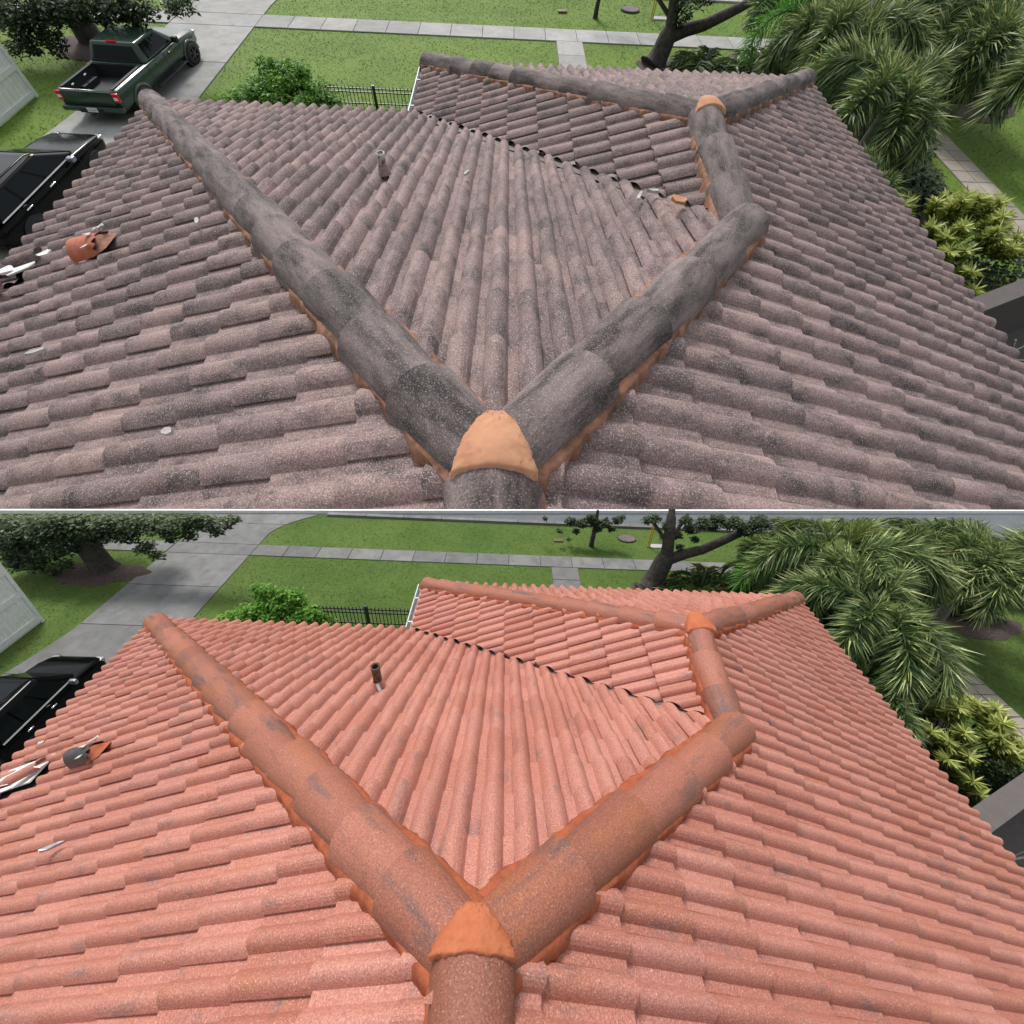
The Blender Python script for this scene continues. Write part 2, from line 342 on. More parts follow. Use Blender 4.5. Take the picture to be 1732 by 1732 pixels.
def make_house(P):
    s, b, k = P.s, P.b, P.k; yc = b * k + P.Ln; ye, yw = k * W, yc + k * (W - b); U = P.key == 'U'
    tm, cm, mm, pm = (M_[n + P.key] for n in ('tile', 'cap', 'mort', 'patch'))
    lab = 'house with weathered grey barrel tile roof in the upper view' if U else 'house with repainted terracotta barrel tile roof in the lower view'
    house = thing(P, 'house', (0, 0, 0), lab, 'house', 'tile roofed houses')
    # walls, soffit, fascia
    i_ = .45; out = [(-W + i_, P.yback + .02), (W - i_, P.yback + .02), (W - i_, yw - i_), (2 * b - W + i_, yw - i_), (2 * b - W + i_, ye - i_), (-W + i_, ye - i_)]
    mb = MB(); n = len(out)
    mb.add([(x, y, P.g - .05) for x, y in out] + [(x, y, P.eave - .10) for x, y in out], [(i, (i + 1) % n, n + (i + 1) % n, n + i) for i in range(n)])
    build(mb, 'wall', M_['stucco'], house)
    # roof deck = the underlay sheet below the tiles
    z = lambda x, y: min(-s * abs(x), 0)
    dk = .115; mb = MB()
    def poly(pts): mb.add([(x, y, zz - dk) for x, y, zz in pts], [tuple(range(len(pts)))])
    e = -s * W; bz = -s * b
    poly([(-W, P.yback, e), (0, P.yback, 0), (0, 0, 0), (-W, ye, e)])
    poly([(0, P.yback, 0), (W, P.yback, e), (W, yw, e), (b, yc, bz), (b, b * k, bz), (0, 0, 0)])
    poly([(0, 0, 0), (b, b * k, bz), (2 * b - W, ye, e), (-W, ye, e)])
    poly([(b, b * k, bz), (b, yc, bz), (2 * b - W, yw, e), (2 * b - W, ye, e)])
    poly([(b, yc, bz), (W, yw, e), (2 * b - W, yw, e)])
    roof = build(mb, 'roof', M_['deck'], house)
    gb_ = MB(); gb_.add([(-W + .1, P.yback + .03, e - .1), (W - .1, P.yback + .03, e - .1), (0, P.yback + .03, -.1)], [(0, 1, 2)]); build(gb_, 'gable', M_['stucco'], house)
    sf_ = MB(); sf_.add([(x, y, e - .10) for x, y in [(-W + .03, P.yback), (W - .03, P.yback), (W - .03, yw - .03), (2 * b - W + .03, yw - .03), (2 * b - W + .03, ye - .03), (-W + .03, ye - .03)]], [(0, 1, 2, 3, 4, 5)]); build(sf_, 'soffit', M_['stucco'], house)
    for x0, x1, y0, y1 in [(-W + .005, -W + .03, P.yback, ye), (W - .03, W - .005, P.yback, yw), (-W + .03, 2 * b - W, ye - .03, ye - .005), (2 * b - W + .03, W - .03, yw - .03, yw - .005), (2 * b - W + .005, 2 * b - W + .03, ye, yw - .03)]:
        f = MB(); f.box(x0, x1, y0, y1, e - .24, e - .05); build(f, 'fascia', M_['fascia'], house)
    g = MB(); gx = 2 * b - W
    g.box(gx - .15, gx - .135, ye - .02, yw, e - .20, e - .07); g.box(gx - .15, gx, ye - .02, yw, e - .215, e - .20)
    gut = build(g, 'gutter', M_['gutter'], house)
    for j in range(2):
        f = MB(); y = ye + (yw - ye) * (j + .35) / 2; f.box(gx - .155, gx - .02, y - .012, y + .012, e - .08, e - .07); build(f, 'gutter_strap', M_['gutter'], gut)
    ld = MB(); ld.box(gx - .75, gx - .04, ye + .12 * k, ye + .22 * k, P.g, e - .22); build(ld, 'entry_wall', M_['fascia'], house)
    # tiles
    hb, th = (.068, .034) if not U else (.066, .028)
    brk = Vector((-5.07, 3.40)) if U else Vector((-4.90, 1.72))
    recs, whole = [], {}
    shapes = {}
    for F in roof_faces(P):
        key = F['name'].split('_')[-1] if F['name'] != 'wing_left' else 'left'
        if key in ('left', 'right'): key = 'side'
        if key not in shapes: shapes[key] = tile_shape(F['tw'], F['ex'], hb * (.70 if key == 'side' else .95), th * (1.02 if key == 'side' else .95))
        tv, tf, tsm = shapes[key]
        u, v = F['u'], F['v']; nrm = u.cross(v).normalized()
        for j in range(F['nv']):
            for i in range(-F.get('lo', 3), F['nu']):
                off = (i + (.5 if j % 2 else 0)) * F['tw'] + random.uniform(-.003, .003)
                if F['name'] == 'front': off += .5 * F['tw'] * 0
                o = F['o'] + u * off + v * (j * F['ex'] - .07) + nrm * (-.074 + random.uniform(-.002, .003))
                c = o + u * F['tw'] * .5 + v * F['ex'] * .5
                if F['name'] in ('wing_front',) and not (2 * b - W - .4 < c.x < W + .4): continue
                pl = F['clip'](c)
                rot = Matrix.Rotation(random.uniform(-.011, .011), 4, nrm)
                B = Matrix(((u.x, v.x, nrm.x, 0), (u.y, v.y, nrm.y, 0), (u.z, v.z, nrm.z, 0), (0, 0, 0, 1)))
                T = Matrix.Translation(o) @ rot @ B
                A = np.array(T); P3 = tv @ A[:3, :3].T + A[:3, 3]
                d = [P3[:, 0] * a + P3[:, 1] * bb - cc for a, bb, cc in pl]
                if any((q > 0).all() for q in d): continue
                if F['name'] == 'left' and (Vector((c.x, c.y * 1)) - brk).length < (.40 if U else .30): continue
                cut = any((q > 0).any() for q in d)
                rel = c - P.cam; dep = rel.dot(P.R[2]); px, py = rel.dot(P.R[0]) / max(dep, .01), rel.dot(P.R[1]) / max(dep, .01)
                inside = dep > .1 and abs(px) < 1.24 and ((py > .0 and py < 1.24) if U else (py < -.0 and py > -1.24))
                size = (700 / dep) ** 2 * max(.05, -(rel.normalized()).dot(nrm)) if inside else 0
                recs.append([size, T, key, P3 if cut else None, pl if cut else None])
    recs.sort(key=lambda r: -r[0])
    meshes = {}
    for key, (tv, tf, tsm) in shapes.items():
        m = MB(); m.add(tv, tf); m.sm = list(tsm); meshes[key] = m.mesh('roof_tile_' + key); meshes[key].materials.append(tm)
    rest = MB(); nobj = 0
    for size, T, key, P3, pl in recs:
        tv, tf, tsm = shapes[key]; tint = random.random()
        if P3 is not None:
            polys = clip_poly(P3, tf, pl)
            if nobj < 300 and size > 0:
                m = MB(); Ti = T.inverted()
                for q, sm_ in zip(polys, tsm):
                    if q: m.add([Ti @ Vector(p) for p in q], [tuple(range(len(q)))], sm_)
                if not m.f: continue
                build(m, 'roof_tile', tm, roof, T); nobj += 1
            else:
                for q, sm_ in zip(polys, tsm):
                    if q: rest.add(q, [tuple(range(len(q)))], sm_, tint)
        elif nobj < 300 and size > 0:
            link('roof_tile', meshes[key], None, roof, T); nobj += 1
        else:
            A = np.array(T); n0 = len(rest.v)
            rest.v.extend(map(tuple, tv @ A[:3, :3].T + A[:3, 3])); rest.f.extend(tuple(i + n0 for i in f) for f in tf); rest.sm.extend(tsm); rest.t.extend([tint] * len(tf))
    tag(build(rest, 'roof_tiles', tm, roof), kind='stuff')
    # valley metal
    vm = MB(); v0 = Vector((b, b * k, bz - (.055 if U else .075))); v1 = Vector((2 * b - W, ye, e - (.055 if U else .075))); pr = Vector((k, 1, 0)).normalized() * .12
    vm.add([v0 - pr + Vector((0, 0, .02)), v0 + pr + Vector((0, 0, .02)), v1 + pr + Vector((0, 0, .02)), v1 - pr + Vector((0, 0, .02)), v0, v1], [(0, 4, 5, 3), (4, 1, 2, 5)]); build(vm, 'valley_flashing', M_['valley'], roof)
    # ridge and hip caps, mortar
    hz = -.045
    A_, F_, B_ = Vector((0, 0, hz)), Vector((-W, ye, e + hz)), Vector((b - .07, b * k - .07 * k, bz + hz + .04))
    C_, D_, E_ = Vector((b + .07, yc, bz + hz)), Vector((2 * b - W, yw, e + hz)), Vector((W, yw, e + hz))
    lines = [('hip', A_, F_, 17), ('hip', A_, B_ + (B_ - A_).normalized() * .10, 5), ('ridge', B_ - Vector((0, .02, .03)), C_, 3), ('hip', C_, D_, 11), ('hip', C_, E_, 11), ('ridge', Vector((0, P.yback, hz)), A_ - Vector((0, .085 if U else .025, 0)), max(1, round(abs(P.yback) / .45)))]
    for kind, top, low, nc in lines:
        if kind == 'ridge' and top.x == 0: top, low = top, low
        Mx, L = frame_along(low, top)
        st = L / nc; me = None
        for j in range(nc):
            mbc = cap_mesh(st * (1 if j < nc - 1 else .86), .190 if U else .155, .158 if U else .124, 0)
            if me is None or j == nc - 1: me = mbc.mesh('hip_cap' if kind == 'hip' else 'ridge_cap'); me.materials.append(cm)
            T = Mx @ Matrix.Translation((random.uniform(-.010, .010), j * st + random.uniform(-.02, .02), -.035 + random.uniform(-.005, .005))) @ Matrix.Rotation(R(random.uniform(-1.3, 1.3)), 4, 'Z') @ Matrix.Rotation(R(random.uniform(-8, 8)), 4, 'Y')
            link('hip_cap' if kind == 'hip' else 'ridge_cap', me, None, roof, T)
        # lumpy mortar bead along both flanks
        rr = random.Random(int(L * 100))
        for sd_ in (-1, 1):
            mbm = MB(); rows = int(L / .03) + 2; pts = []; Rc = .178 if U else .143; sl2 = s if kind == 'ridge' else s * .74
            c0 = -.074 + hb * .84 + th * .8 + .045 - .004
            ph = [rr.uniform(0, 6) for _ in range(4)]; nz = 0
            for q in range(rows):
                yy = min(L, q * L / (rows - 1)); nz = .6 * nz + rr.uniform(-.008, .008)
                wob = .5 + .5 * math.sin(yy * 17 + ph[0]) * math.sin(yy * 6.3 + ph[1])
                wd = Rc + (.000 if U else .010) + .020 * wob + nz + (rr.uniform(-.010, .010) if U else 0)
                cr = lambda d: c0 - sl2 * d
                pts += [(sd_ * Rc * .72, yy, cr(Rc) + .012), (sd_ * (Rc + .001), yy, cr(Rc) + .002 + .4 * nz), (sd_ * (Rc * .5 + wd * .5), yy, cr(Rc) - .008 + rr.uniform(-.005, .005)), (sd_ * wd, yy, cr(wd) - .024), (sd_ * (wd + .006), yy, cr(wd) - .085)]
            w_ = 5; fs = []
            for q in range(rows - 1):
                for i in range(4):
                    f = (q * w_ + i, q * w_ + i + 1, (q + 1) * w_ + i + 1, (q + 1) * w_ + i); fs.append(f if sd_ > 0 else f[::-1])
            mbm.add(pts, fs, True)
            build(mbm, 'mortar', mm, roof, Mx)
    # mortar patches where three cap lines meet
    def patch(ctr, arms, x0, x1, y0, y1, lift):
        mbp = MB(); nx, nyy = 26, 26; vs = []; keep = {}; rr = random.Random(5)
        for i in range(nx + 1):
            for j in range(nyy + 1):
                fx, fy = i / nx, j / nyy
                yy = y0 + (y1 - y0) * fy; half = x1 + (x0 - x1) * (1 - fy ** 1.9)
                xx = (2 * fx - 1) * half
                hs_ = []
                for dx, dy, sl in arms:
                    t = xx * dx + yy * dy; r = xx * dy - yy * dx
                    if t < -.02: r = math.hypot(r, t * .6)
                    hs_.append(math.sqrt(max(.0004, (.180 if U else .146) ** 2 - min(r * r, (.132 if U else .108) ** 2))) - .035 + sl * max(t, 0))
                zz = math.log(sum(math.exp(h / .010) for h in hs_)) * .010
                edge = min(fx, 1 - fx, fy * 1.2, (1 - fy) * 1.2)
                vs.append((xx + rr.uniform(-.005, .005), yy + rr.uniform(-.003, .003), zz + lift + .008 * min(1, edge * 9) - .03 * (edge < .001) + rr.uniform(-.0012, .0012)))
        fs = [(i * (nyy + 1) + j, (i + 1) * (nyy + 1) + j, (i + 1) * (nyy + 1) + j + 1, i * (nyy + 1) + j + 1) for i in range(nx) for j in range(nyy)]
        mbp.add(vs, fs, True)
        tag(build(mbp, 'mortar_patch', pm, roof, Matrix.Translation(ctr)), label='smooth orange mortar patch where the caps meet')
    hl = math.hypot(1, k)
    patch(A_, [(-1 / hl, k / hl, -s / hl), (1 / hl, k / hl, -s / hl), (0, -1, 0)], .158, .022, -.092 if U else -.032, .215 if U else .12, -.003)
    patch(C_, [(-1 / hl, k / hl, -s / hl), (1 / hl, k / hl, -s / hl), (0, -1, 0)], .16, .05, -.13, .14, -.002)
    # vent pipe through the front slope
    vx, vy = (-1.20, 4.04) if U else (-1.16, 2.18)
    vz = -s / k * vy; hp = .155 if U else .25; r_ = .042
    vp = MB(); vp.tube([(vx, vy, vz - .1), (vx, vy, vz + hp)], r_, 14, cap=False)
    vp.tube([(vx, vy, vz + hp), (vx, vy, vz + hp - .08)], r_ * .74, 14, cap=False)
    ring = [(math.cos(2 * math.pi * q / 14), math.sin(2 * math.pi * q / 14)) for q in range(14)]
    vp.add([(vx + r_ * a, vy + r_ * c, vz + hp) for a, c in ring] + [(vx + r_ * .74 * a, vy + r_ * .74 * c, vz + hp) for a, c in ring], [(q, (q + 1) % 14, 14 + (q + 1) % 14, 14 + q) for q in range(14)])
    vpo = tag(build(vp, 'vent_pipe', M_['peel'] if U else M_['rust'], roof), label='short vent pipe with white rim and peeling streaks' if U else 'short rusty brown vent pipe')
    rg = MB(); rg.tube([(vx, vy, vz + hp - .012), (vx, vy, vz + hp + .003)], r_ + .004, 14, cap=False); build(rg, 'pipe_rim', M_['white'] if U else M_['rust'], vpo)
    co = MB(); co.tube([(vx + .01, vy - .02, vz - .02), (vx, vy - .005, vz + .05)], [.07, .045], 14, cap=False); build(co, 'pipe_collar', tm, vpo)
    if not U:
        fo = MB(); fo.box(-.014, .014, -.035, .035, 0, .006, Matrix.Translation((vx + .05, vy - .12, vz + .10)) @ Matrix.Rotation(.5, 4, 'X') @ Matrix.Rotation(.6, 4, 'Z')); build(fo, 'foil_scrap', M_['galv'], roof)
    # torn vent hood on the left slope
    hx, hy = (-3.89, 3.16) if U else (-3.87, 1.69)
    hM = Matrix.Translation((hx, hy, -s * abs(hx) - .005)) @ Matrix.Rotation(math.atan(s), 4, 'Y').inverted() @ Matrix.Diagonal((1, 1.35 if U else .8, 1 if U else 1.15, 1))
    hd = MB(); n = 12; vs = []
    for t in range(6):
        for q in range(n + 1):
            a = R(-86 + 172 * q / n); jag = (.03 * math.sin(q * 2.7) if t == 5 else 0)
            vs.append((-.17 + t * .062 + jag, .115 * math.sin(a), .135 * math.cos(a) * (1 - .05 * t) - .01))
    hd.add(vs, [(t * (n + 1) + q, t * (n + 1) + q + 1, (t + 1) * (n + 1) + q + 1, (t + 1) * (n + 1) + q) for t in range(5) for q in range(n)], True)
    hood = tag(build(hd, 'vent_hood', M_['torn'] if U else M_['hoodgrey'], roof, hM), label='torn orange and white vent hood' if U else 'dark grey metal vent hood with torn flashing')
    pl_ = MB(); pl_.add([(-.165, .112 * math.sin(R(-88 + 176 * q / 10)), .13 * math.cos(R(-88 + 176 * q / 10)) - .012) for q in range(11)], [tuple(range(11))]); build(pl_, 'hood_screen', M_['white'] if U else M_['galv'], hood)
    tf_ = MB(); rr = random.Random(3)
    for q in range(5):
        x, y = .08 + rr.uniform(-.05, .13), rr.uniform(-.12, .12); a = rr.uniform(0, 3)
        w2 = rr.uniform(.025, .045); zc = .11 * math.sqrt(max(0, 1 - (y / .14) ** 2)) + .012 - .25 * max(0, x - .12)
        tf_.add([(x + w2 * math.cos(a + i * 1.5) * rr.uniform(.6, 1.2), y + w2 * math.sin(a + i * 1.5) * rr.uniform(.6, 1.2), zc + rr.uniform(-.015, .02)) for i in range(4)], [(0, 1, 2, 3)], True)
    build(tf_, 'torn_flashing', M_['chip'], hood)
    ft = MB(); ft.add([(.08, -.13, .0), (.24, -.09, .015), (.25, .08, .015), (.10, .13, .0), (.10, 0, .10)], [(0, 1, 4), (1, 2, 4), (2, 3, 4), (3, 0, 4)], True); build(ft, 'hood_apron', M_['mort' + P.key], hood)
    # broken tiles at the left eave, white board showing below
    ez = -s * abs(brk.x)
    sl_ = Matrix.Rotation(-math.atan(s), 4, 'Y')
    wb = MB(); wb.box(-.62, .22, -.16, .13, -.045, -.03); tag(build(wb, 'exposed_board', M_['white'], roof, Matrix.Translation((brk.x, brk.y + .12 * k, ez)) @ sl_), label='white board showing through the broken eave')
    for q, (dx, dy, dz, ry, rz_) in enumerate(((-.22, -.18, .03, .25, .25), (-.05, -.30, .02, -.15, -.35), (.10, .02, .02, .2, .5))):
        bm_ = MB(); rr = random.Random(q); n = 8; vs = []
        for t in range(4):
            for a in range(n + 1):
                an = R(-90 + 180 * a / n); vs.append((-.16 + .1 * t + (rr.uniform(-.04, .04) if t in (0, 3) else 0), .062 * k ** .5 * math.sin(an), hb * 1.05 * math.cos(an)))
        bm_.add(vs, [(t * (n + 1) + a, t * (n + 1) + a + 1, (t + 1) * (n + 1) + a + 1, (t + 1) * (n + 1) + a) for t in range(3) for a in range(n)], True)
        build(bm_, 'broken_tile', tm if q != 1 else M_['torn'], roof, Matrix.Translation((brk.x + dx, brk.y + dy * k, ez + dx * s + dz)) @ sl_ @ Matrix.Rotation(ry, 4, 'Y') @ Matrix.Rotation(rz_, 4, 'Z'))
    return house
M_['chip'] = plain('pale_chip', (.52, .50, .46), .8)
M_['hoodgrey'] = plain('grey_vent_metal', (.10, .085, .09), .45, metal=.3, vary=.2, sc=12)
pmt, pnt, pb = mat_new('peeling_pipe_paint', .8); pv = mapping(pnt, (1, 1, .35))
pnt.links.new(mix(pnt, noise(pnt, pv, 34, 4, .7, .45, .56), (.62, .59, .56), (.20, .11, .085)), pb.inputs['Base Color']); M_['peel'] = pmt
houseL = make_house(LO); houseU = make_house(UP)
M_['taupe'] = plain('taupe_stucco', (.12, .104, .098), .9, vary=.08, sc=10)
M_['lid'] = plain('manhole_iron', (.13, .115, .11), .8)
M_['mirrorcap'] = plain('mirror_cap', (.25, .28, .32), .15, metal=.5)
M_['lamp'] = plain('headlamp_glass', (.42, .42, .36), .1)

# ------------------------------------------------------------------ ground, driveway, pavement, road
def Y(P, y): return y * P.gy
def slab(P, parent, name, quad, mat, z0, z1, inset=.012):
    c = Vector((sum(p[0] for p in quad) / 4, sum(p[1] for p in quad) / 4))
    q = [(p[0] + (inset if p[0] < c.x else -inset), p[1] + (inset if p[1] < c.y else -inset)) for p in quad]
    q2 = [(p[0] + (inset if p[0] < c.x else -inset) * .8, p[1] + (inset if p[1] < c.y else -inset) * .8) for p in q]
    m = MB(); m.add([(x, y, z0) for x, y in q] + [(x, y, z1 - .006) for x, y in q] + [(x, y, z1) for x, y in q2],
                    [(0, 1, 5, 4), (1, 2, 6, 5), (2, 3, 7, 6), (3, 0, 4, 7), (4, 5, 9, 8), (5, 6, 10, 9), (6, 7, 11, 10), (7, 4, 8, 11), (8, 9, 10, 11)], tint=random.random())
    return build(m, name, mat, parent)
SW0, SW1 = 20.1, 21.25                              # pavement edges
def drive_edges(y):
    """left and right edge of the driveway for a distance y"""
    L = -11.42 - .0 if y > 14 else -11.42 - .085 * (14 - y) ** 1.35
    r = -8.62
    if y < 13: r = min(-6.0, -8.62 + (13 - y) * .75)
    if y > 22.3: r = -8.62 + .17 * (y - 22.3) ** 1.9
    if y > 22.3: L = -11.42 - .17 * (y - 22.3) ** 1.9
    return L, r
def make_ground(P):
    U = P.key == 'U'; g = P.g; con = M_['conc' + P.key]; gm_ = M_['grass' + P.key]
    where = 'beside the grey roofed house' if U else 'beside the terracotta roofed house'
    m = MB()
    if U: pts = [(-160, -9), (160, -9), (160, 260), (-160, 260)]
    else:
        pl, pr = Vector((-18.95, 12.56)), Vector((23.61, 15.80)); d = (pr - pl).normalized()
        a, c = pl - d * 160, pr + d * 160; pts = [(a.x, -200), (c.x, -200), (c.x, c.y), (a.x, a.y)]
    m.add([(x, y, g) for x, y in pts], [(0, 1, 2, 3)])
    tag(build(m, 'lawn', gm_, None, P.M), kind='structure')
    top = g + .004
    # driveway
    cuts = [2, 5.5, 8.2, 11.0, 14.05, 17.1, SW0, SW1, 23.7, 25.2] if not U else [2, 5.5, 8.2, 11.0, 14.05, 17.1, SW0, SW1, 23.7, 25.2]
    m = MB(); ys = [2 + .4 * i for i in range(59)]
    vs = []
    for y in ys: l, r = drive_edges(y); vs += [(l - .02, Y(P, y), top), (r + .02, Y(P, y), top)]
    m.add(vs, [(2 * i, 2 * i + 1, 2 * i + 3, 2 * i + 2) for i in range(len(ys) - 1)])
    drive = tag(build(m, 'driveway', M_['joint'], None, P.M), kind='structure')
    for a, c in zip(cuts[:-1], cuts[1:]):
        nseg = max(1, int((c - a) / .45)); m = MB(); vs = []; tnt = random.random()
        for q in range(nseg + 1):
            y = a + .02 + (c - a - .04) * q / nseg; l, r = drive_edges(y)
            vs += [(l, Y(P, y), top + .018), (r, Y(P, y), top + .018), (l, Y(P, y), g), (r, Y(P, y), g)]
        fs = []
        for q in range(nseg):
            i = 4 * q; fs += [(i, i + 1, i + 5, i + 4), (i + 2, i, i + 4, i + 6), (i + 1, i + 3, i + 7, i + 5)]
        m.add(vs, fs, tint=tnt); e_ = len(vs) - 4; m.add(vs[:4], [(0, 2, 3, 1)]); m.add(vs[-4:], [(0, 1, 3, 2)])
        build(m, 'slab', con, drive)
    # pavement of separate flags, and the front walk
    def strip(name, x0, x1, y0, y1, n, along):
        m = MB(); m.add([(x0, Y(P, y0), top), (x1, Y(P, y0), top), (x1, Y(P, y1), top), (x0, Y(P, y1), top)], [(0, 1, 2, 3)])
        par = tag(build(m, name, M_['joint'], None, P.M), kind='structure')
        for q in range(n):
            a, c = q / n, (q + 1) / n
            if along == 'x': qd = [(x0 + (x1 - x0) * a, Y(P, y0)), (x0 + (x1 - x0) * c, Y(P, y0)), (x0 + (x1 - x0) * c, Y(P, y1)), (x0 + (x1 - x0) * a, Y(P, y1))]
            else: qd = [(x0, Y(P, y0 + (y1 - y0) * a)), (x1, Y(P, y0 + (y1 - y0) * a)), (x1, Y(P, y0 + (y1 - y0) * c)), (x0, Y(P, y0 + (y1 - y0) * c))]
            slab(P, par, 'slab', qd, con, g, top + .03, .009)
    strip('pavement', -8.60, 15.6, SW0, SW1, 22, 'x'); strip('pavement', -22.4, -11.44, SW0, SW1, 10, 'x')
    strip('front_walk', 1.66, 2.57, 15.2, SW0 - .005, 4, 'y')
    # road and its kerb
    if U:
        m = MB(); m.add([(-150, 25.2, top), (150, 25.2, top), (150, 34, top), (-150, 34, top)], [(0, 1, 2, 3)]); tag(build(m, 'road', M_['asphalt'], None, P.M), kind='structure')
    else:
        f = lambda x: 12.56 + (x + 18.95) * (15.80 - 12.56) / (23.61 + 18.95)
        yk = 25.2 * P.gy; x0 = -18.95 + (yk - 12.56) / .07613
        m = MB(); m.add([(x0, yk, top), (170, yk, top), (170, f(170), top)], [(0, 1, 2)]); tag(build(m, 'road', M_['asphalt'], None, P.M), kind='structure')
    par = thing(P, 'kerb', (0, Y(P, 25.2), g), ('pale concrete kerb along the road ' + where), 'kerb', 'road kerbs')
    xs = [-7.0 + 1.5 * q for q in range(16)]
    for a, c in zip(xs[:-1], xs[1:]):
        m = MB(); m.box(a + .01, c - .01, -.09, .09, -.02, .06 * P.gz); build(m, 'kerb_stone', con, par)
    # paver path on the right
    m = MB(); m.add([(11.85, Y(P, 3), top), (12.73, Y(P, 3), top), (12.73, Y(P, 19), top), (11.85, Y(P, 19), top)], [(0, 1, 2, 3)])
    pth = tag(build(m, 'garden_path', M_['joint'], None, P.M), kind='structure')
    for q in range(24):
        for r_ in range(2):
            y0 = 5.0 + q * .56; x0 = 11.86 + r_ * .435
            slab(P, pth, 'paver', [(x0, Y(P, y0)), (x0 + .432, Y(P, y0)), (x0 + .432, Y(P, y0 + .557)), (x0, Y(P, y0 + .557))], M_['paver'], g, top + .02, .010)
    # mulch beds
    for (cx, cy, rx, ry) in ((5.1, 18.2, .95, .8), (-12.7, 17.9, 1.5, 1.0), (14.6, 16.4, 1.3, 1.1), (8.9, 13.9, 2.75, 6.4)):
        m = MB(); n = 40; rr = random.Random(int(cx * 10)); ph = rr.uniform(0, 6)
        vs = [(cx, Y(P, cy), g + .055)]
        for t_, h_ in ((.55, .05), (.9, .03), (1, .002)):
            for q in range(n):
                a = 2 * math.pi * q / n; r0 = t_ * (1 + .12 * math.sin(3 * a + ph) + .05 * math.sin(8 * a))
                vs.append((cx + rx * r0 * math.cos(a), Y(P, cy + ry * r0 * math.sin(a)), g + h_ + rr.uniform(0, .015)))
        fs = [(0, 1 + q, 1 + (q + 1) % n) for q in range(n)] + [(1 + t_ * n + q, 1 + (t_ + 1) * n + q, 1 + (t_ + 1) * n + (q + 1) % n, 1 + t_ * n + (q + 1) % n) for t_ in range(2) for q in range(n)]
        m.add(vs, fs, True); tag(build(m, 'mulch_bed', M_['mulch'], None, P.M), kind='structure')
    # short grass blades on the lawns in view
    n = 150000; x = rng.uniform(-17, 20, n); y = rng.uniform(3.0, 30.0, n)
    if not U:
        lim = 12.56 + (x + 18.95) * .07613; okl = y * P.gy < lim - .05
    else: okl = np.ones(n, bool)
    dl = np.array([drive_edges(q) for q in y])
    ok = okl & ~((x > dl[:, 0] - .05) & (x < dl[:, 1] + .05) & (y < 25.2)) & ~((y > SW0 - .02) & (y < SW1 + .02)) & ~((x > 1.63) & (x < 2.60) & (y > 15) & (y < SW0)) & ~((x > 11.8) & (x < 12.78) & (y < 19)) & (y < 25.1)
    ok &= ~((x > -5.9) & (x < 5.9) & (y * P.gy < P.b * P.k + P.Ln + P.k * (W - P.b))) | (x < -5.9)
    x, y = x[ok], y[ok]; n = len(x); y = y * P.gy
    a = rng.uniform(0, 2 * np.pi, n); h = rng.uniform(.012, .035, n); w2 = rng.uniform(.008, .017, n); ln = rng.uniform(.03, .09, n); b2 = rng.uniform(0, 2 * np.pi, n)
    V = np.empty((n, 3, 3)); V[:, 0] = np.stack([x - w2 * np.cos(a), y - w2 * np.sin(a), np.full(n, g)], 1); V[:, 1] = np.stack([x + w2 * np.cos(a), y + w2 * np.sin(a), np.full(n, g)], 1)
    V[:, 2] = np.stack([x + ln * np.cos(b2), y + ln * np.sin(b2), g + h], 1)
    me = bpy.data.meshes.new('grass'); me.vertices.add(3 * n); me.vertices.foreach_set('co', V.ravel()); me.loops.add(3 * n); me.loops.foreach_set('vertex_index', np.arange(3 * n))
    me.polygons.add(n); me.polygons.foreach_set('loop_start', np.arange(0, 3 * n, 3)); me.polygons.foreach_set('loop_total', np.full(n, 3))
    at = me.attributes.new('tint', 'FLOAT', 'FACE'); at.data.foreach_set('value', rng.uniform(0, 1, n) ** 2); me.update(calc_edges=True)
    tag(link('grass', me, gm_, None, P.M), label='short mown green lawn grass ' + where, kind='stuff')
make_ground(LO); make_ground(UP)
# white parapet on the far side of the lower road, its retaining wall and the bank below
pl, pr = Vector((-18.95, 12.56)), Vector((23.61, 15.80)); dd = (pr - pl).normalized(); nn = Vector((-dd.y, dd.x)); g = LO.g
c0, c1 = pl - dd * 60, pr + dd * 60
def ext(c0, c1, t0, t1, z0, z1):
    q = [c0 + nn * t0, c1 + nn * t0, c1 + nn * t1, c0 + nn * t1]; m = MB()
    m.add([(p.x, p.y, z) for z in (z0, z1) for p in q], [(0, 1, 5, 4), (1, 2, 6, 5), (2, 3, 7, 6), (3, 0, 4, 7), (4, 5, 6, 7)]); return m
tag(build(ext(c0, c1, .0, .10, g - 9, g + .155), 'parapet', M_['white']), 'low white parapet running along the far edge of the lower road', 'wall')
bk = MB(); bk.add([(p.x, p.y, z) for p, z in ((c0 + nn * .11, g - 8.5), (c1 + nn * .11, g - 8.5), (c1 + nn * 60, g - 140), (c0 + nn * 60, g - 140))], [(0, 1, 2, 3)])
tag(build(bk, 'bank', M_['soil']), kind='structure')

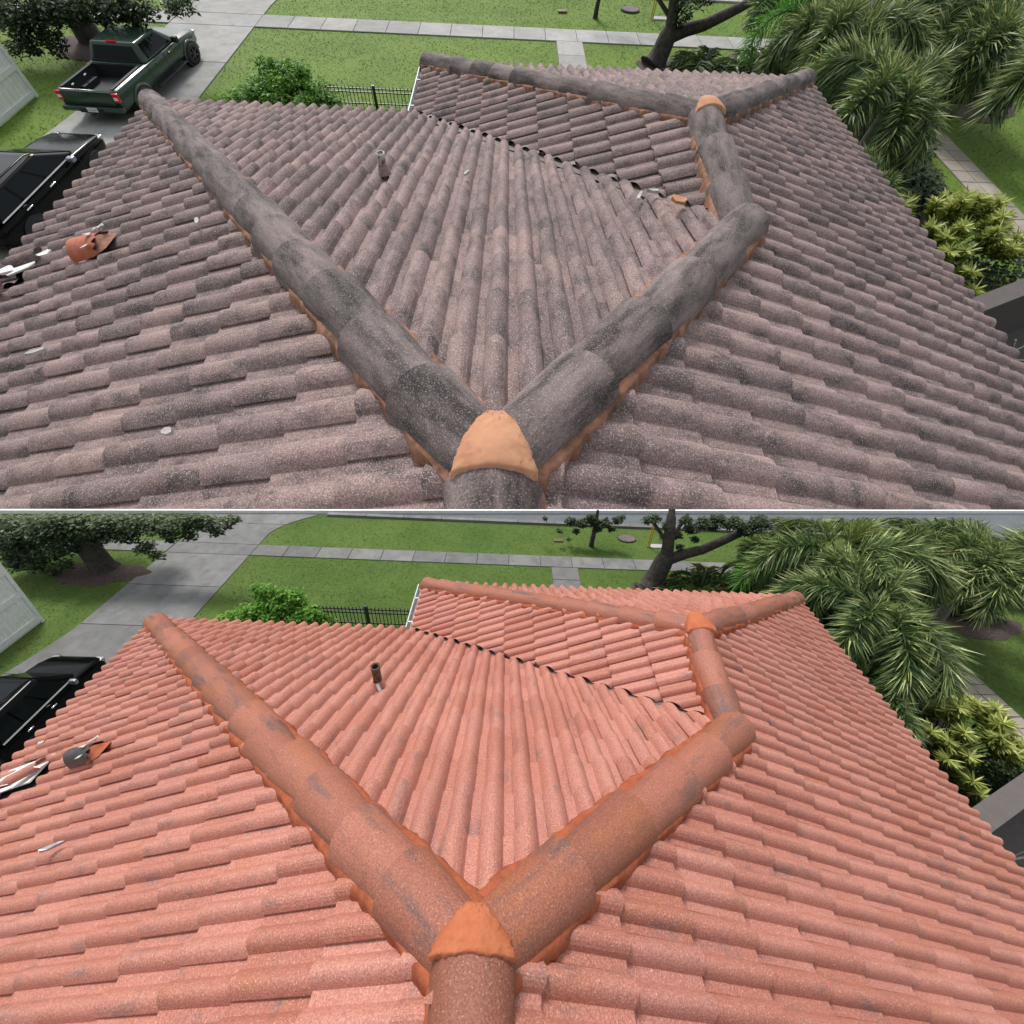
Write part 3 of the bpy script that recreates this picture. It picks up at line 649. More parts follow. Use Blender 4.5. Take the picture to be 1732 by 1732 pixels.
# ------------------------------------------------------------------ plants
def leaf_cloud(mb, centers, n_each, size, spread, squash=.7, droop=.3, keep=None, light=(0, 1), aspect=.45):
    for c, r in centers:
        c = Vector(c)
        for _ in range(int(n_each * r * r)):
            d = Vector((random.gauss(0, 1), random.gauss(0, 1), random.gauss(0, 1))).normalized() * (random.random() ** .4)
            p = c + Vector((d.x * r * spread[0], d.y * r * spread[1], d.z * r * spread[2]))
            if keep and not keep(p): continue
            s_ = size * random.uniform(.6, 1.3)
            a = random.uniform(0, 6.28); t = Vector((math.cos(a), math.sin(a), random.uniform(-.7, .4))).normalized()
            q = t.cross(Vector((random.gauss(0, .5), random.gauss(0, .5), 1))).normalized() * s_ * aspect
            tip = p + t * s_ * 1.5; mid = p + t * s_ * .75 + Vector((0, 0, .12 * s_))
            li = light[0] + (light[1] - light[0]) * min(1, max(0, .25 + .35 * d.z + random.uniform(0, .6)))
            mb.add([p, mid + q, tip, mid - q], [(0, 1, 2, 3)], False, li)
def crown_keep(P): return (lambda p: below_line(P, p, 8)) if P.key == 'L' else None
def oak_left(P):
    U = P.key == 'U'; x0, y0 = (-13.1, 18.2) if U else (-12.7, 9.69)
    t = thing(P, 'oak_tree', (x0, y0, P.g), 'large oak with leaning trunk and drooping foliage left of the ' + ('upper driveway behind the pickup' if U else 'lower empty driveway'), 'tree', 'oaks by the driveways')
    m = MB()
    if U:
        m.tube([(.05, 0, -.05), (.03, 0, .1), (0, 0, .5), (-.1, .05, 1.2), (-.3, .1, 2.4)], [.48, .38, .34, .32, .28], 12)
        lim = [[(-.1, .05, 1.2), (1.2, -1.2, 1.4), (2.4, -1.9, 1.25), (3.0, -2.0, .9)], [(-.1, .05, 1.1), (-.1, -1.2, 1.2), (.1, -1.9, .8)], [(-.2, .1, 1.6), (1.6, -.6, 2.2), (3.4, -.8, 2.1)], [(-.2, .1, 1.8), (-2.4, -.5, 2.2), (-4, -1, 2.0)]]
        ctr = [((-0.37, -2.00, 0.87), 0.50), ((0.42, -2.00, 0.95), 0.50), ((1.27, -2.00, 1.12), 0.50), ((-0.32, -2.00, 0.60), 0.42), ((0.29, -2.00, 0.56), 0.32), ((0.26, -2.00, 0.35), 0.22), ((-0.83, -2.00, 0.41), 0.35), ((1.99, -2.00, 1.14), 0.35), ((2.57, -2.00, 1.18), 0.35), ((2.85, -2.00, 1.03), 0.30), ((3.00, -2.00, 0.82), 0.22), ((3.08, -2.00, 0.63), 0.15), ((3.39, -2.00, 1.23), 0.30), ((4.05, -2.00, 1.28), 0.25), ((4.58, -2.00, 1.27), 0.12), ((-0.38, -2.00, 0.37), 0.20), ((2.09, -2.00, 0.97), 0.20), ((-0.25, -2.00, 1.14), 0.60), ((1.59, -2.00, 1.30), 0.60), ((2.90, -2.00, 1.40), 0.60), ((0.75, -2.00, 1.23), 0.60), ((4.31, -2.00, 1.44), 0.40)] + [((-1.5, -1.0, 1.9), 1.0), ((2.0, -.8, 2.1), 1.0), ((0, 0, 2.3), 1.2)]
        ne, sz, spd = 2200, .08, (1.1, 1, .6)
    else:
        m.tube([(.06, 0, -.05), (.03, 0, .14), (0, 0, .5), (-.12, .05, 1.0), (-.28, .08, 1.45)], [.42, .33, .30, .28, .22], 12)
        lim = [[(-.1, .05, 1.2), (1.0, -.2, 1.8), (2.6, -.3, 1.95), (4.2, -.35, 2.05)], [(-.1, .05, 1.1), (-.8, -.3, 1.5), (-1.5, -.4, 1.2)], [(-.1, .05, 1.3), (-1.2, .1, 1.7), (-2.2, 0, 1.4)], [(-.1, 0, 1.3), (.6, -.3, 1.75), (1.8, -.4, 1.7)]]
        ctr = [((-1.35, -0.39, 1.64), 0.42), ((-0.60, -0.39, 1.78), 0.42), ((0.15, -0.39, 1.92), 0.42), ((0.83, -0.39, 1.95), 0.40), ((-1.73, -0.39, 0.98), 0.36), ((-1.08, -0.39, 0.90), 0.36), ((-0.33, -0.39, 1.16), 0.30), ((-1.51, -0.39, 0.43), 0.22), ((-1.09, -0.39, 0.22), 0.16), ((-0.60, -0.39, 0.48), 0.16), ((-1.99, -0.39, 0.52), 0.28), ((1.56, -0.39, 2.09), 0.35), ((2.24, -0.39, 2.12), 0.33), ((2.88, -0.39, 2.05), 0.30), ((3.60, -0.39, 2.18), 0.30), ((4.27, -0.39, 2.21), 0.25), ((4.88, -0.39, 2.30), 0.18), ((1.80, -0.39, 1.69), 0.25), ((2.14, -0.39, 1.28), 0.20), ((2.35, -0.39, 0.96), 0.13), ((3.10, -0.39, 1.75), 0.20), ((3.61, -0.39, 1.77), 0.16), ((4.42, -0.39, 1.92), 0.14), ((0.08, -0.39, 2.12), 0.40), ((1.02, -0.39, 1.65), 0.30), ((-1.71, -0.39, 1.31), 0.40), ((4.00, -0.39, 2.38), 0.25), ((5.16, -0.39, 2.40), 0.10)] + [((0, .5, 1.9), .8), ((-1.5, .4, 1.6), .8), ((1.6, .4, 2.0), .6)]
        ne, sz, spd = 4200, .075, (1.15, .9, .9)
    for l in lim: m.tube(l, [.12, .07, .04, .02][:len(l)], 8)
    build(m, 'trunk', M_['bark'], t)
    c = MB(); o = Vector((x0, y0, P.g)); kp = (lambda p: below_line(P, o + p, 5)) if not U else None
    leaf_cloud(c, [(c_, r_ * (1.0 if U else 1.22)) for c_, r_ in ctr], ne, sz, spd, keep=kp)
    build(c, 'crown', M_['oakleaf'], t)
    return t
oak_left(LO); oak_left(UP)
def oak_right(P):
    U = P.key == 'U'; x0, y0 = (4.88, 18.4) if U else (4.87, 9.78)
    o = Vector((x0, y0, P.g)); z = P.gz; ky = P.gy
    t = thing(P, 'oak_tree', o, 'forked oak with a long limb reaching right behind the ' + ('grey roof' if U else 'terracotta roof'), 'tree', 'forked oaks')
    m = MB()
    m.tube([(-.12, -.05, -.05), (-.04, 0, .06 * z), (.04, 0, .3 * z), (.14, .04 * ky, .62 * z), (.22, .05, .80 * z)], [.50, .36, .30, .28, .23], 12)
    m.tube([(.2, .05, .74 * z), (.16, .1, 1.05 * z), (.1, .25, 1.5 * z), (.12, .4, 1.62 * z if not U else 2.4)], [.20, .17, .14, .10], 9)
    m.tube([(.18, .03, .66 * z), (.75, .15 * ky, .80 * z), (1.3, .3 * ky, .88 * z), (2.1, .6 * ky, 1.10 * z), (2.9, 1.0 * ky, 1.30 * z), (3.6, 1.2 * ky, 1.42 * z)], [.19, .16, .145, .13, .11, .08], 9)
    m.tube([(.15, .1, 1.0 * z), (-.1, .2, 1.18 * z), (-.5, .4, 1.45 * z)], [.07, .06, .05], 7); m.tube([(.16, .1, 1.0 * z), (.45, .3, 1.3 * z), (.7, .5, 1.5 * z)], [.08, .06, .05], 7)
    build(m, 'trunk', M_['bark'], t)
    c = MB()
    if U: ctr = [((.35, 0, .98), .20), ((.5, -.1, 1.15), .22), ((.35, .05, 1.35), .25), ((.8, 0, 1.4), .25), ((1.2, .2, 1.55), .3), ((-.2, .3, 1.9), .5), ((.8, .2, 2.0), .6), ((3.4, 1.2, 1.7), .5)]
    else: ctr = [((-0.60, 0.22, 2.47), 0.12), ((0.07, 0.22, 2.29), 0.14), ((0.41, 0.22, 1.98), 0.12), ((0.61, 0.22, 1.54), 0.10), ((0.80, 0.22, 2.21), 0.16), ((1.10, 0.22, 2.44), 0.20), ((0.99, 0.22, 1.85), 0.10), ((1.51, 0.22, 2.57), 0.20), ((2.06, 0.22, 2.49), 0.20), ((2.44, 0.22, 2.29), 0.20), ((2.77, 0.22, 2.52), 0.25), ((0.08, 0.22, 1.85), 0.10), ((0.42, 0.22, 1.18), 0.08), ((-0.35, 0.22, 2.56), 0.12), ((0.54, 0.22, 2.52), 0.15), ((1.83, 0.22, 2.37), 0.10), ((1.41, 0.22, 2.29), 0.10)]
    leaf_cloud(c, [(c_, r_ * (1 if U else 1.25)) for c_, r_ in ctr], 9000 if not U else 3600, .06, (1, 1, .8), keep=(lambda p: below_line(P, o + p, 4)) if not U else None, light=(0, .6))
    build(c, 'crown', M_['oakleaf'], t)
oak_right(LO); oak_right(UP)
def small_tree(P):
    U = P.key == 'U'; o = Vector((3.24, Y(P, 22.6), P.g)); z = P.gz
    t = thing(P, 'young_tree', o, 'slim young street tree on the verge behind the ' + ('grey roof' if U else 'terracotta roof'), 'tree', 'young street trees')
    m = MB(); m.tube([(0, 0, -.03), (0, 0, .2 * z), (.03, 0, .45 * z), (.02, .02, .9 * z)], [.10, .085, .075, .05], 9); m.tube([(.02, 0, .5 * z), (.4, 0, .75 * z)], [.05, .03], 6); m.tube([(.02, 0, .5 * z), (-.45, 0, .7 * z)], [.05, .03], 6)
    build(m, 'trunk', M_['bark'], t); c = MB()
    zz = .62 * z if not U else 1.6
    cl = [((-.5, -.1, zz), .36), ((.0, 0, zz + .1), .38), ((.5, 0, zz + .08), .40), ((.1, .2, zz + .25), .5)] if U else [((-0.90, -0.03, 1.07), 0.20), ((-0.47, -0.03, 1.01), 0.20), ((-0.06, -0.03, 1.11), 0.22), ((0.37, -0.03, 1.05), 0.20), ((0.77, -0.03, 1.20), 0.18), ((-0.64, -0.03, 0.67), 0.12), ((0.10, -0.03, 0.79), 0.15), ((0.63, -0.03, 0.81), 0.12), ((-0.87, -0.03, 0.30), 0.06), ((-1.23, -0.03, 0.64), 0.09), ((-0.18, -0.03, 1.25), 0.20), ((-1.81, -0.03, 1.15), 0.08), ((0.92, -0.03, 1.33), 0.10)]
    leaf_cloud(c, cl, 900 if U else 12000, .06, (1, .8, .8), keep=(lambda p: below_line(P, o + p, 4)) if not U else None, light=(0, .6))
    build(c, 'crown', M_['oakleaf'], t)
small_tree(LO); small_tree(UP)

def frond_mesh(seed, length=2.9, arch=1.0, leaflet=.78, mat='palmleaf', n=600, plume=True, yk=1, zk=1):
    rr = random.Random(seed); mb = MB(); pts = []
    rise = .45 * arch; p = Vector((0, 0, 0)); ang = R(38 * arch); N_ = 18; st = length / N_
    for i in range(N_ + 1):
        pts.append(p.copy()); p = p + Vector((math.cos(ang) * st, 0, math.sin(ang) * st)); ang -= R((5.0 + 3.2 * i / N_ * 2) * (.9 + .2 * rr.random()))
    mb.tube(pts, [.035 * (1 - .8 * i / N_) + .006 for i in range(N_ + 1)], 5)
    for q in range(n):
        t = .14 + .86 * (q + rr.random()) / n; f = t * N_; i = min(N_ - 1, int(f)); c = pts[i].lerp(pts[i + 1], f - i); d = (pts[i + 1] - pts[i]).normalized()
        sd_ = Vector((0, 1, 0)); upv = sd_.cross(d) * -1
        a = rr.uniform(0, 2 * math.pi) if plume else (rr.choice((0, math.pi)) + rr.uniform(-.4, .4))
        rad = sd_ * math.cos(a) + upv * math.sin(a)
        L = leaflet * (.55 + .45 * math.sin(math.pi * min(1, t * 1.02) ** .8)) * rr.uniform(.75, 1.15)
        dr = (rad * .86 + d * rr.uniform(.35, .75)).normalized(); w2 = rr.uniform(.010, .019) if plume else rr.uniform(.012, .022)
        m1 = c + dr * L * .5; e = c + dr * L + Vector((0, 0, -.22 * L)) * rr.uniform(.3, 1.2); sw = dr.cross(Vector((rr.gauss(0, 1), rr.gauss(0, 1), rr.gauss(0, 1)))).normalized() * w2
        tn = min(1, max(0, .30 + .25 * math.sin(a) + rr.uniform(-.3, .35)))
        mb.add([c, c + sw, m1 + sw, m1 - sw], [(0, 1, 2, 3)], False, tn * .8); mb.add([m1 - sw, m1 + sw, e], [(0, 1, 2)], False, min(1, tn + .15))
    me = mb.mesh('frond'); me.materials.append(M_[mat]); return me
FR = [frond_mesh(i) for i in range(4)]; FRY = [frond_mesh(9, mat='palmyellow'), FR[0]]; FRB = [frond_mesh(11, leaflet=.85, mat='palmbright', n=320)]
def palm(P, x, y, h, az, label, sc=1.0, special=None, tilt=None):
    """foxtail palm: ringed trunk, green crownshaft, plume-like fronds"""
    o = Vector((x, y, P.g)); t = thing(P, 'foxtail_palm', o, label, 'palm', 'foxtail palms')
    m = MB(); m.tube([(0, 0, -.05), (0, 0, h * .3), (.03, 0, h * .8), (.03, 0, h - .25)], [.16, .13, .11, .10], 10); build(m, 'trunk', M_['palmwood'], t)
    m = MB(); m.tube([(.03, 0, h - .27), (.03, 0, h - .1), (.03, 0, h + .12)], [.11, .115, .05], 10); build(m, 'crownshaft', M_['bushleaf'], t)
    for i, a in enumerate(az):
        me = (special or {}).get(i) or FR[i % 4]
        T = Matrix.Translation((.03, 0, h)) @ Matrix.Rotation(R(a), 4, 'Z') @ Matrix.Rotation(R((tilt or {}).get(i, random.uniform(-8, 10))), 4, 'Y') @ Matrix.Scale(sc * random.uniform(.9, 1.08), 4)
        if P.key == 'L':                             # fronds trimmed below the sight line over the parapet
            W_ = Matrix.Translation(o) @ T; ms = 0
            co = [W_ @ v.co for v in me.vertices]; okv = [below_line(P, c, 8) for c in co]
            if not all(okv):
                bm = bmesh.new(); bm.from_mesh(me); bm.verts.ensure_lookup_table()
                bad = set()
                for f in bm.faces:                  # drop whole leaflets that reach above the sight line
                    if not all(okv[v.index] for v in f.verts): bad.update(v for v in f.verts)
                bmesh.ops.delete(bm, geom=list(bad), context='VERTS')
                if len(bm.faces) < 420: bm.free(); continue
                me2 = bpy.data.meshes.new('frond'); bm.to_mesh(me2); bm.free()
                if not me2.materials: me2.materials.append(me.materials[0])
                me = me2
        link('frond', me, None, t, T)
def palms(P):
    U = P.key == 'U'; side = 'beside the grey roof' if U else 'beside the terracotta roof'
    pos = [(9.1, 15.6, 1.5, 'pA'), (8.9, 12.0, 1.45, 'pB'), (13.4, 15.6, 1.6, 'pC'), (8.3, 16.6, 1.5, 'pD'), (7.9, 9.5, .95, 'pE'), (12.0, 17.5, 1.7, 'pF'), (15.0, 13.0, 1.75, 'pG')] if U else \
          [(8.9, 8.4, 2.6, 'pA'), (8.6, 6.55, 2.45, 'pB'), (13.0, 8.5, 2.7, 'pC'), (8.3, 8.9, 1.9, 'pD'), (7.8, 5.1, 1.6, 'pE'), (12.0, 9.3, 2.6, 'pF'), (14.7, 7.0, 3.0, 'pG')]
    lab = {'pA': 'foxtail palm with a yellow tinged plume near the far roof corner ' + side, 'pB': 'largest foxtail palm midway along the eave ' + side, 'pC': 'foxtail palm over the lawn at the far right ' + side,
           'pD': 'foxtail palm with bright green frond by the oak ' + side, 'pE': 'low foxtail palm next to the lime shrub ' + side, 'pF': 'rear foxtail palm between the others ' + side, 'pG': 'foxtail palm hanging in from the right edge over the path ' + side}
    for x, y, h, nm in pos:
        az = {'pA': [-86, -25, 35, 105, 175, -135], 'pB': [-84, -145, 150, 95, 40, -110], 'pC': [-170, 140, 80, 215, -130], 'pD': [-50, 10, 70, 130, 190, -110], 'pE': [-92, -140, 100], 'pF': [-120, -60, 0, 60, 140, 200], 'pG': [175, 130, 215, 85]}[nm]
        sp = {'pA': {3: FRY[0], 2: FRY[0]}, 'pD': {4: FRB[0]}, 'pC': {}}.get(nm)
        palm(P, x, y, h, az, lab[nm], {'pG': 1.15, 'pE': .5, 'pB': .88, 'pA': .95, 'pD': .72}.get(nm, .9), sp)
palms(LO); palms(UP)
CY = [frond_mesh(30 + i, length=1.05, arch=1.35, leaflet=.34, mat='cycad', n=90, plume=False) for i in range(3)]
def arching_shrub(P, x, y, label, n=15, sc=1.0):
    o = Vector((x, Y(P, y), P.g)); t = thing(P, 'arching_palm_shrub', o, label, 'shrub', 'arching palm shrubs', sc=(sc * 1.7, sc * (1.5 if P.key == 'U' else 1.1), sc * (1.35 if P.key == 'U' else 2.1)))
    for i in range(n):
        link('frond', CY[i % 3], None, t, Matrix.Rotation(i * 2.4, 4, 'Z') @ Matrix.Rotation(R(random.uniform(-25, 20)), 4, 'Y') @ Matrix.Scale(random.uniform(.8, 1.15), 4))
    m = MB(); m.tube([(0, 0, -.05), (0, 0, .12)], [.09, .06], 8); build(m, 'stem', M_['bark'], t)
for P in (LO, UP):
    sd_ = 'behind the grey roof' if P.key == 'U' else 'behind the terracotta roof'
    arching_shrub(P, 6.25, 17.7, 'dark arching palm shrub nearest the oak trunk ' + sd_); arching_shrub(P, 7.5, 17.2, 'olive arching palm shrub right of the oak ' + sd_); arching_shrub(P, 8.5, 18.3, 'arching palm shrub half hidden by palms ' + sd_, 12)
def bush(P):
    U = P.key == 'U'; o = Vector((-6.2, Y(P, 14.5), P.g)); z = 1.0 if U else 1.5; ky = 1 if U else .62
    t = thing(P, 'green_bush', o, 'bright green leafy bush at the front eave of the ' + ('grey roof' if U else 'terracotta roof'), 'bush', 'bright green bushes')
    m = MB()
    for i in range(9): a = i * .7; m.tube([(0, 0, -.02), (.3 * math.cos(a), .2 * math.sin(a), .25 * z), (.8 * math.cos(a), .4 * math.sin(a), .5 * z)], [.03, .022, .01], 5)
    build(m, 'stem', M_['bark'], t); c = MB()
    ctr = [((0, 0, .40 * z), .5), ((.5, .1, .5 * z), .42), ((-.5, -.1, .35 * z), .42), ((-1.0, -.2 * ky, .22 * z), .36), ((1.0, -.1, .36 * z), .40), ((1.4, -.2 * ky, .2 * z), .3), ((-.3, .3 * ky, .62 * z), .24), ((.25, .3 * ky, .66 * z), .28), ((.65, .2 * ky, .68 * z), .26), ((-.1, .25 * ky, .78 * z), .18), ((-1.45, -.35 * ky, .14 * z), .24), ((0, -.45 * ky, .25 * z), .4), ((.8, -.5 * ky, .2 * z), .35), ((-.45, .35 * ky, .78 * z), .13)]
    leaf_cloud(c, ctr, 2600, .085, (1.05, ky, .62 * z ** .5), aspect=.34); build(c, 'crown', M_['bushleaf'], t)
bush(LO); bush(UP)
def lime_shrub(P):
    U = P.key == 'U'; x, y, h = (9.35, 8.2, 1.05) if U else (9.3, 4.4, 1.75); o = Vector((x, y, P.g)); rr = random.Random(4)
    t = thing(P, 'lime_shrub', o, 'lime green spiky shrub under the right eave of the ' + ('grey roof' if U else 'terracotta roof'), 'shrub', 'lime shrubs')
    st, c = MB(), MB(); ky = 1 if U else .62; kz = 1 if U else 1.5
    tips = []
    for i in range(34):
        a = rr.uniform(0, 6.28); r_ = rr.uniform(.1, .98) ** .7 * 1.3; p = Vector((r_ * math.cos(a), ky * r_ * math.sin(a) * 1.2, h * (1.15 - .40 * r_ * r_) + rr.uniform(-.15, .08))); tips.append(p)
        st.tube([(0, 0, -.02), p * .5 + Vector((0, 0, .08)), p], [.022, .015, .008], 5)
    for p in tips:
        dz = Vector((p.x * .5, p.y * .5, .6)).normalized()
        for w_ in range(5):
            cc = p - dz * (w_ * .07)
            for q in range(34):
                a = rr.uniform(0, 6.28); e = rr.uniform(-.2, .9); d = (Vector((math.cos(a), math.sin(a), 0)) * 1.0 + dz * e).normalized(); L = rr.uniform(.13, .25); sw = d.cross(Vector((rr.gauss(0, 1), rr.gauss(0, 1), rr.gauss(0, 1)))).normalized() * .017
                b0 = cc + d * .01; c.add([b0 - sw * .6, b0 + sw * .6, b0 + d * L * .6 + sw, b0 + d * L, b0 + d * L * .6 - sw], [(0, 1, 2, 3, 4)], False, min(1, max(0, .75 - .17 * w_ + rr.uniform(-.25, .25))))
    build(st, 'stem', M_['bark'], t); build(c, 'foliage', M_['lime'], t)
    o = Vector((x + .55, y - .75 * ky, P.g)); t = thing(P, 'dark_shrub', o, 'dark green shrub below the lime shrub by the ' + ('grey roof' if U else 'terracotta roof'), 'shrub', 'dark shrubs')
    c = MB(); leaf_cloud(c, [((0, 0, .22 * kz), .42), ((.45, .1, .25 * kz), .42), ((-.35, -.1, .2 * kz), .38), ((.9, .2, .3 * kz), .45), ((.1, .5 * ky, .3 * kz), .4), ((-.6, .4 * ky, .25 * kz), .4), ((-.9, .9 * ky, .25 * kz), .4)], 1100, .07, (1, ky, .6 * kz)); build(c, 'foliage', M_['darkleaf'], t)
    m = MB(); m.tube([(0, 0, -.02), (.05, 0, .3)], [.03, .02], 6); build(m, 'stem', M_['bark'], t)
lime_shrub(LO); lime_shrub(UP)
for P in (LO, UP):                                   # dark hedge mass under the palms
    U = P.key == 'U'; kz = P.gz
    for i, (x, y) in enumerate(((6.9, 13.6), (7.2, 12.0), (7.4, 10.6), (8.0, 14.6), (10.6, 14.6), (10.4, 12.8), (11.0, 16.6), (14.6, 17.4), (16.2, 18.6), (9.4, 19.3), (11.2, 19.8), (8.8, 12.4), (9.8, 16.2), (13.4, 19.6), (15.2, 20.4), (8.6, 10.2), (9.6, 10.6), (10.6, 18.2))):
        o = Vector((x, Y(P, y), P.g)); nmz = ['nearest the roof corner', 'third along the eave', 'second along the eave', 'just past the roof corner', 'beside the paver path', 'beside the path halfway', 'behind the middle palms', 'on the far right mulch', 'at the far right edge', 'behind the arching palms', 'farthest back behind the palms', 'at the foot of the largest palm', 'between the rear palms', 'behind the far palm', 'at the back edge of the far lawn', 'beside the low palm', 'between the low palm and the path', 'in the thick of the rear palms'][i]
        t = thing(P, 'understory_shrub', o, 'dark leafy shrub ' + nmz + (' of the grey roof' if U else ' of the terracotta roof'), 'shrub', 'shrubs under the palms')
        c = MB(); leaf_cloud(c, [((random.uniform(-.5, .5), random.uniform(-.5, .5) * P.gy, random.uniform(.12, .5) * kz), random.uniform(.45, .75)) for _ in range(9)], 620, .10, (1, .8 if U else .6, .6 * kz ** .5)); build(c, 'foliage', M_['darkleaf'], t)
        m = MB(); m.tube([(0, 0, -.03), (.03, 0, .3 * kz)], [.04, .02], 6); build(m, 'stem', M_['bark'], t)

# ------------------------------------------------------------------ fences, wall and street furniture
for P in (LO, UP):
    U = P.key == 'U'; z = P.gz; wh = 'grey roof' if U else 'terracotta roof'
    y0 = Y(P, 14.55); t = thing(P, 'iron_fence', (-5.6, y0, P.g), 'black iron picket fence in front of the ' + wh, 'fence', 'iron fences')
    for xx in (0, 1.95, 3.9):
        m = MB(); m.box(xx - .035, xx + .035, -.035, .035, -.05, .47 * z); build(m, 'post', M_['iron'], t)
    for zz in (.08, .31, .385):
        m = MB(); m.box(.036, 3.86, -.014, .014, zz * z, (zz + .022) * z); build(m, 'rail', M_['iron'], t)
    pm_ = MB(); pm_.box(-.008, .008, -.009, .009, .02 * z, .42 * z); pm_.add([(-.012, -.0135, .42 * z), (.012, -.0135, .42 * z), (.012, .0135, .42 * z), (-.012, .0135, .42 * z), (0, 0, .45 * z)], [(0, 1, 4), (1, 2, 4), (2, 3, 4), (3, 0, 4)])
    me = pm_.mesh('picket'); me.materials.append(M_['iron'])
    for q in range(38):
        if abs(.1 * q + .05 - 1.95) > .03: link('picket', me, None, t, Matrix.Translation((.08 + .1 * q, 0, 0)))
    # white board fence left of the driveway
    xw = -12.88 if U else -12.5; y1 = 14.3 if U else 7.44; hgt = 1.15 * z
    t = thing(P, 'white_fence', (xw, y1, P.g), 'white vertical board fence left of the driveway by the ' + ('pickup' if U else 'terracotta roof'), 'fence', 'white board fences')
    bw = .20 * (1 if U else .6)
    for q in range(22):
        m = MB(); m.box(-.02, .02, -(q + 1) * bw + .014 * (1 if U else .7), -q * bw - .014 * (1 if U else .7), .02, hgt); build(m, 'board', M_['white'], t)
    for a in (0, 11, 22):
        m = MB(); m.box(-.05, .05, -a * bw + .0, -a * bw + .11 * (1 if U else .7), -.05, hgt + .05); build(m, 'post', M_['white'], t)
    for zz in (.05, .55, .98):
        m = MB(); m.box(.022, .05, -22 * bw, -.001, zz * z, (zz + .09) * z); build(m, 'rail', M_['white'], t)
    # taupe garden wall on the right
    xa, ya = 5.3, (3.9 if U else 1.67)
    t = thing(P, 'garden_wall', (xa, ya, P.g), 'taupe stucco garden wall running out from under the right eave of the ' + wh, 'wall', 'garden walls', rz=R(25 if U else 21.7))
    m = MB(); hw = 1.45 if U else 2.42; m.box(0, 7, -.08, .08, -.1, hw - .06); build(m, 'wall', M_['taupe'], t)
    m = MB(); m.box(-.02, 7.02, -.14, .14, hw - .06, hw + .02); build(m, 'coping', M_['taupe'], t)
    tl = math.tan(R(25 if U else 21.7)); m = MB(); m.add([(5.2, -1.5, P.g + .012), (14, -1.5, P.g + .012), (14, ya + tl * 8.7, P.g + .012), (5.2, ya - tl * .1, P.g + .012)], [(0, 1, 2, 3)]); tag(build(m, 'side_yard_paving', M_['taupe'], None, P.M), kind='structure')
    # bare vine twig on that wall
    t = thing(P, 'bare_vine', (8.3 if U else 8.6, 4.6 if U else 2.5, P.g), 'leafless pale vine in front of the garden wall by the ' + wh, 'vine', 'bare vines'); m = MB()
    kz = z * .95
    for pts in ([(0, 0, -.02), (-.1, -.05, .5 * kz), (.0, -.06, .85 * kz), (.25, -.05, 1.25 * kz)], [(-.1, -.05, .5 * kz), (.2, -.08, .7 * kz), (.45, -.1, .72 * kz)], [(0, -.06, .85 * kz), (-.2, -.06, 1.1 * kz)]): m.tube(pts, [.018, .014, .01, .006][:len(pts)], 5)
    build(m, 'stem', M_['twig'], t)
    # street furniture on the verge
    t = thing(P, 'manhole_cover', (4.68, Y(P, 23.65), P.g + .02), 'round grey manhole cover in the verge behind the ' + wh, 'manhole', 'manhole covers', sc=(1, P.gy ** .5, 1)); m = MB(); m.tube([(0, 0, -.03), (0, 0, .03)], .36, 28, smooth=False); build(m, 'rim', M_['mulch'], t); m = MB(); m.tube([(0, 0, .0), (0, 0, .036)], .32, 28, smooth=False); build(m, 'lid', M_['lid'], t)
    t = thing(P, 'marker_post', (5.36, Y(P, 22.75), P.g), 'thin yellow utility marker posts on the verge behind the ' + wh, 'post', 'yellow marker posts')
    for dx in (0, .07): m = MB(); m.tube([(dx, 0, -.03), (dx - .02, 0, .68 * z if not U else .9)], .022, 7); build(m, 'post', M_['yellow'], t)
    t = thing(P, 'utility_pad', (5.75, Y(P, 22.85), P.g + .01), 'small white concrete utility pad on the verge behind the ' + wh, 'pad', 'utility pads'); m = MB(); m.box(-.28, .28, -.16 * P.gy ** .5, .16 * P.gy ** .5, -.03, .03); link('pad', bevelled(m, .01), M_['concU'], t)
    t = thing(P, 'valve_box', (2.03, Y(P, 23.05), P.g + .01), 'small brown valve box in the verge behind the ' + wh, 'box', 'valve boxes'); m = MB(); m.box(-.17, .17, -.10 * P.gy ** .5, .10 * P.gy ** .5, -.03, .05); link('lid', bevelled(m, .015), M_['fascia'], t)

# ------------------------------------------------------------------ vehicles
def loft(sections, closed=False):
    """sections: list of (y, [(x, z), ...]) for the right half, mirrored"""
    mb = MB(); n = len(sections[0][1]); vs = []
    for y, pr_ in sections: vs += [(x, y, z) for x, z in pr_] + [(-x, y, z) for x, z in reversed(pr_)]
    w_ = 2 * n; fs = [(j * w_ + i, j * w_ + (i + 1) % w_, (j + 1) * w_ + (i + 1) % w_, (j + 1) * w_ + i) for j in range(len(sections) - 1) for i in range(w_)]
    fs.append(tuple(reversed(range(w_)))); fs.append(tuple((len(sections) - 1) * w_ + i for i in range(w_)))
    mb.add(vs, [f[::-1] for f in fs], False); return mb
def smooth_mesh(mb, off, sub=0):
    return bevelled(mb, off, 2)
def panel(parent, name, pts, mat, out=.006, M=None):
    """a flat pane laid just proud of the bodywork, with thickness"""
    p = [Vector(q) for q in pts]; n_ = (p[1] - p[0]).cross(p[2] - p[0]).normalized(); m = MB(); k = len(p)
    m.add([q + n_ * out for q in p] + [q - n_ * .01 for q in p], [tuple(range(k))] + [(i, k + i, k + (i + 1) % k, (i + 1) % k) for i in range(k)]); return build(m, name, mat, parent)
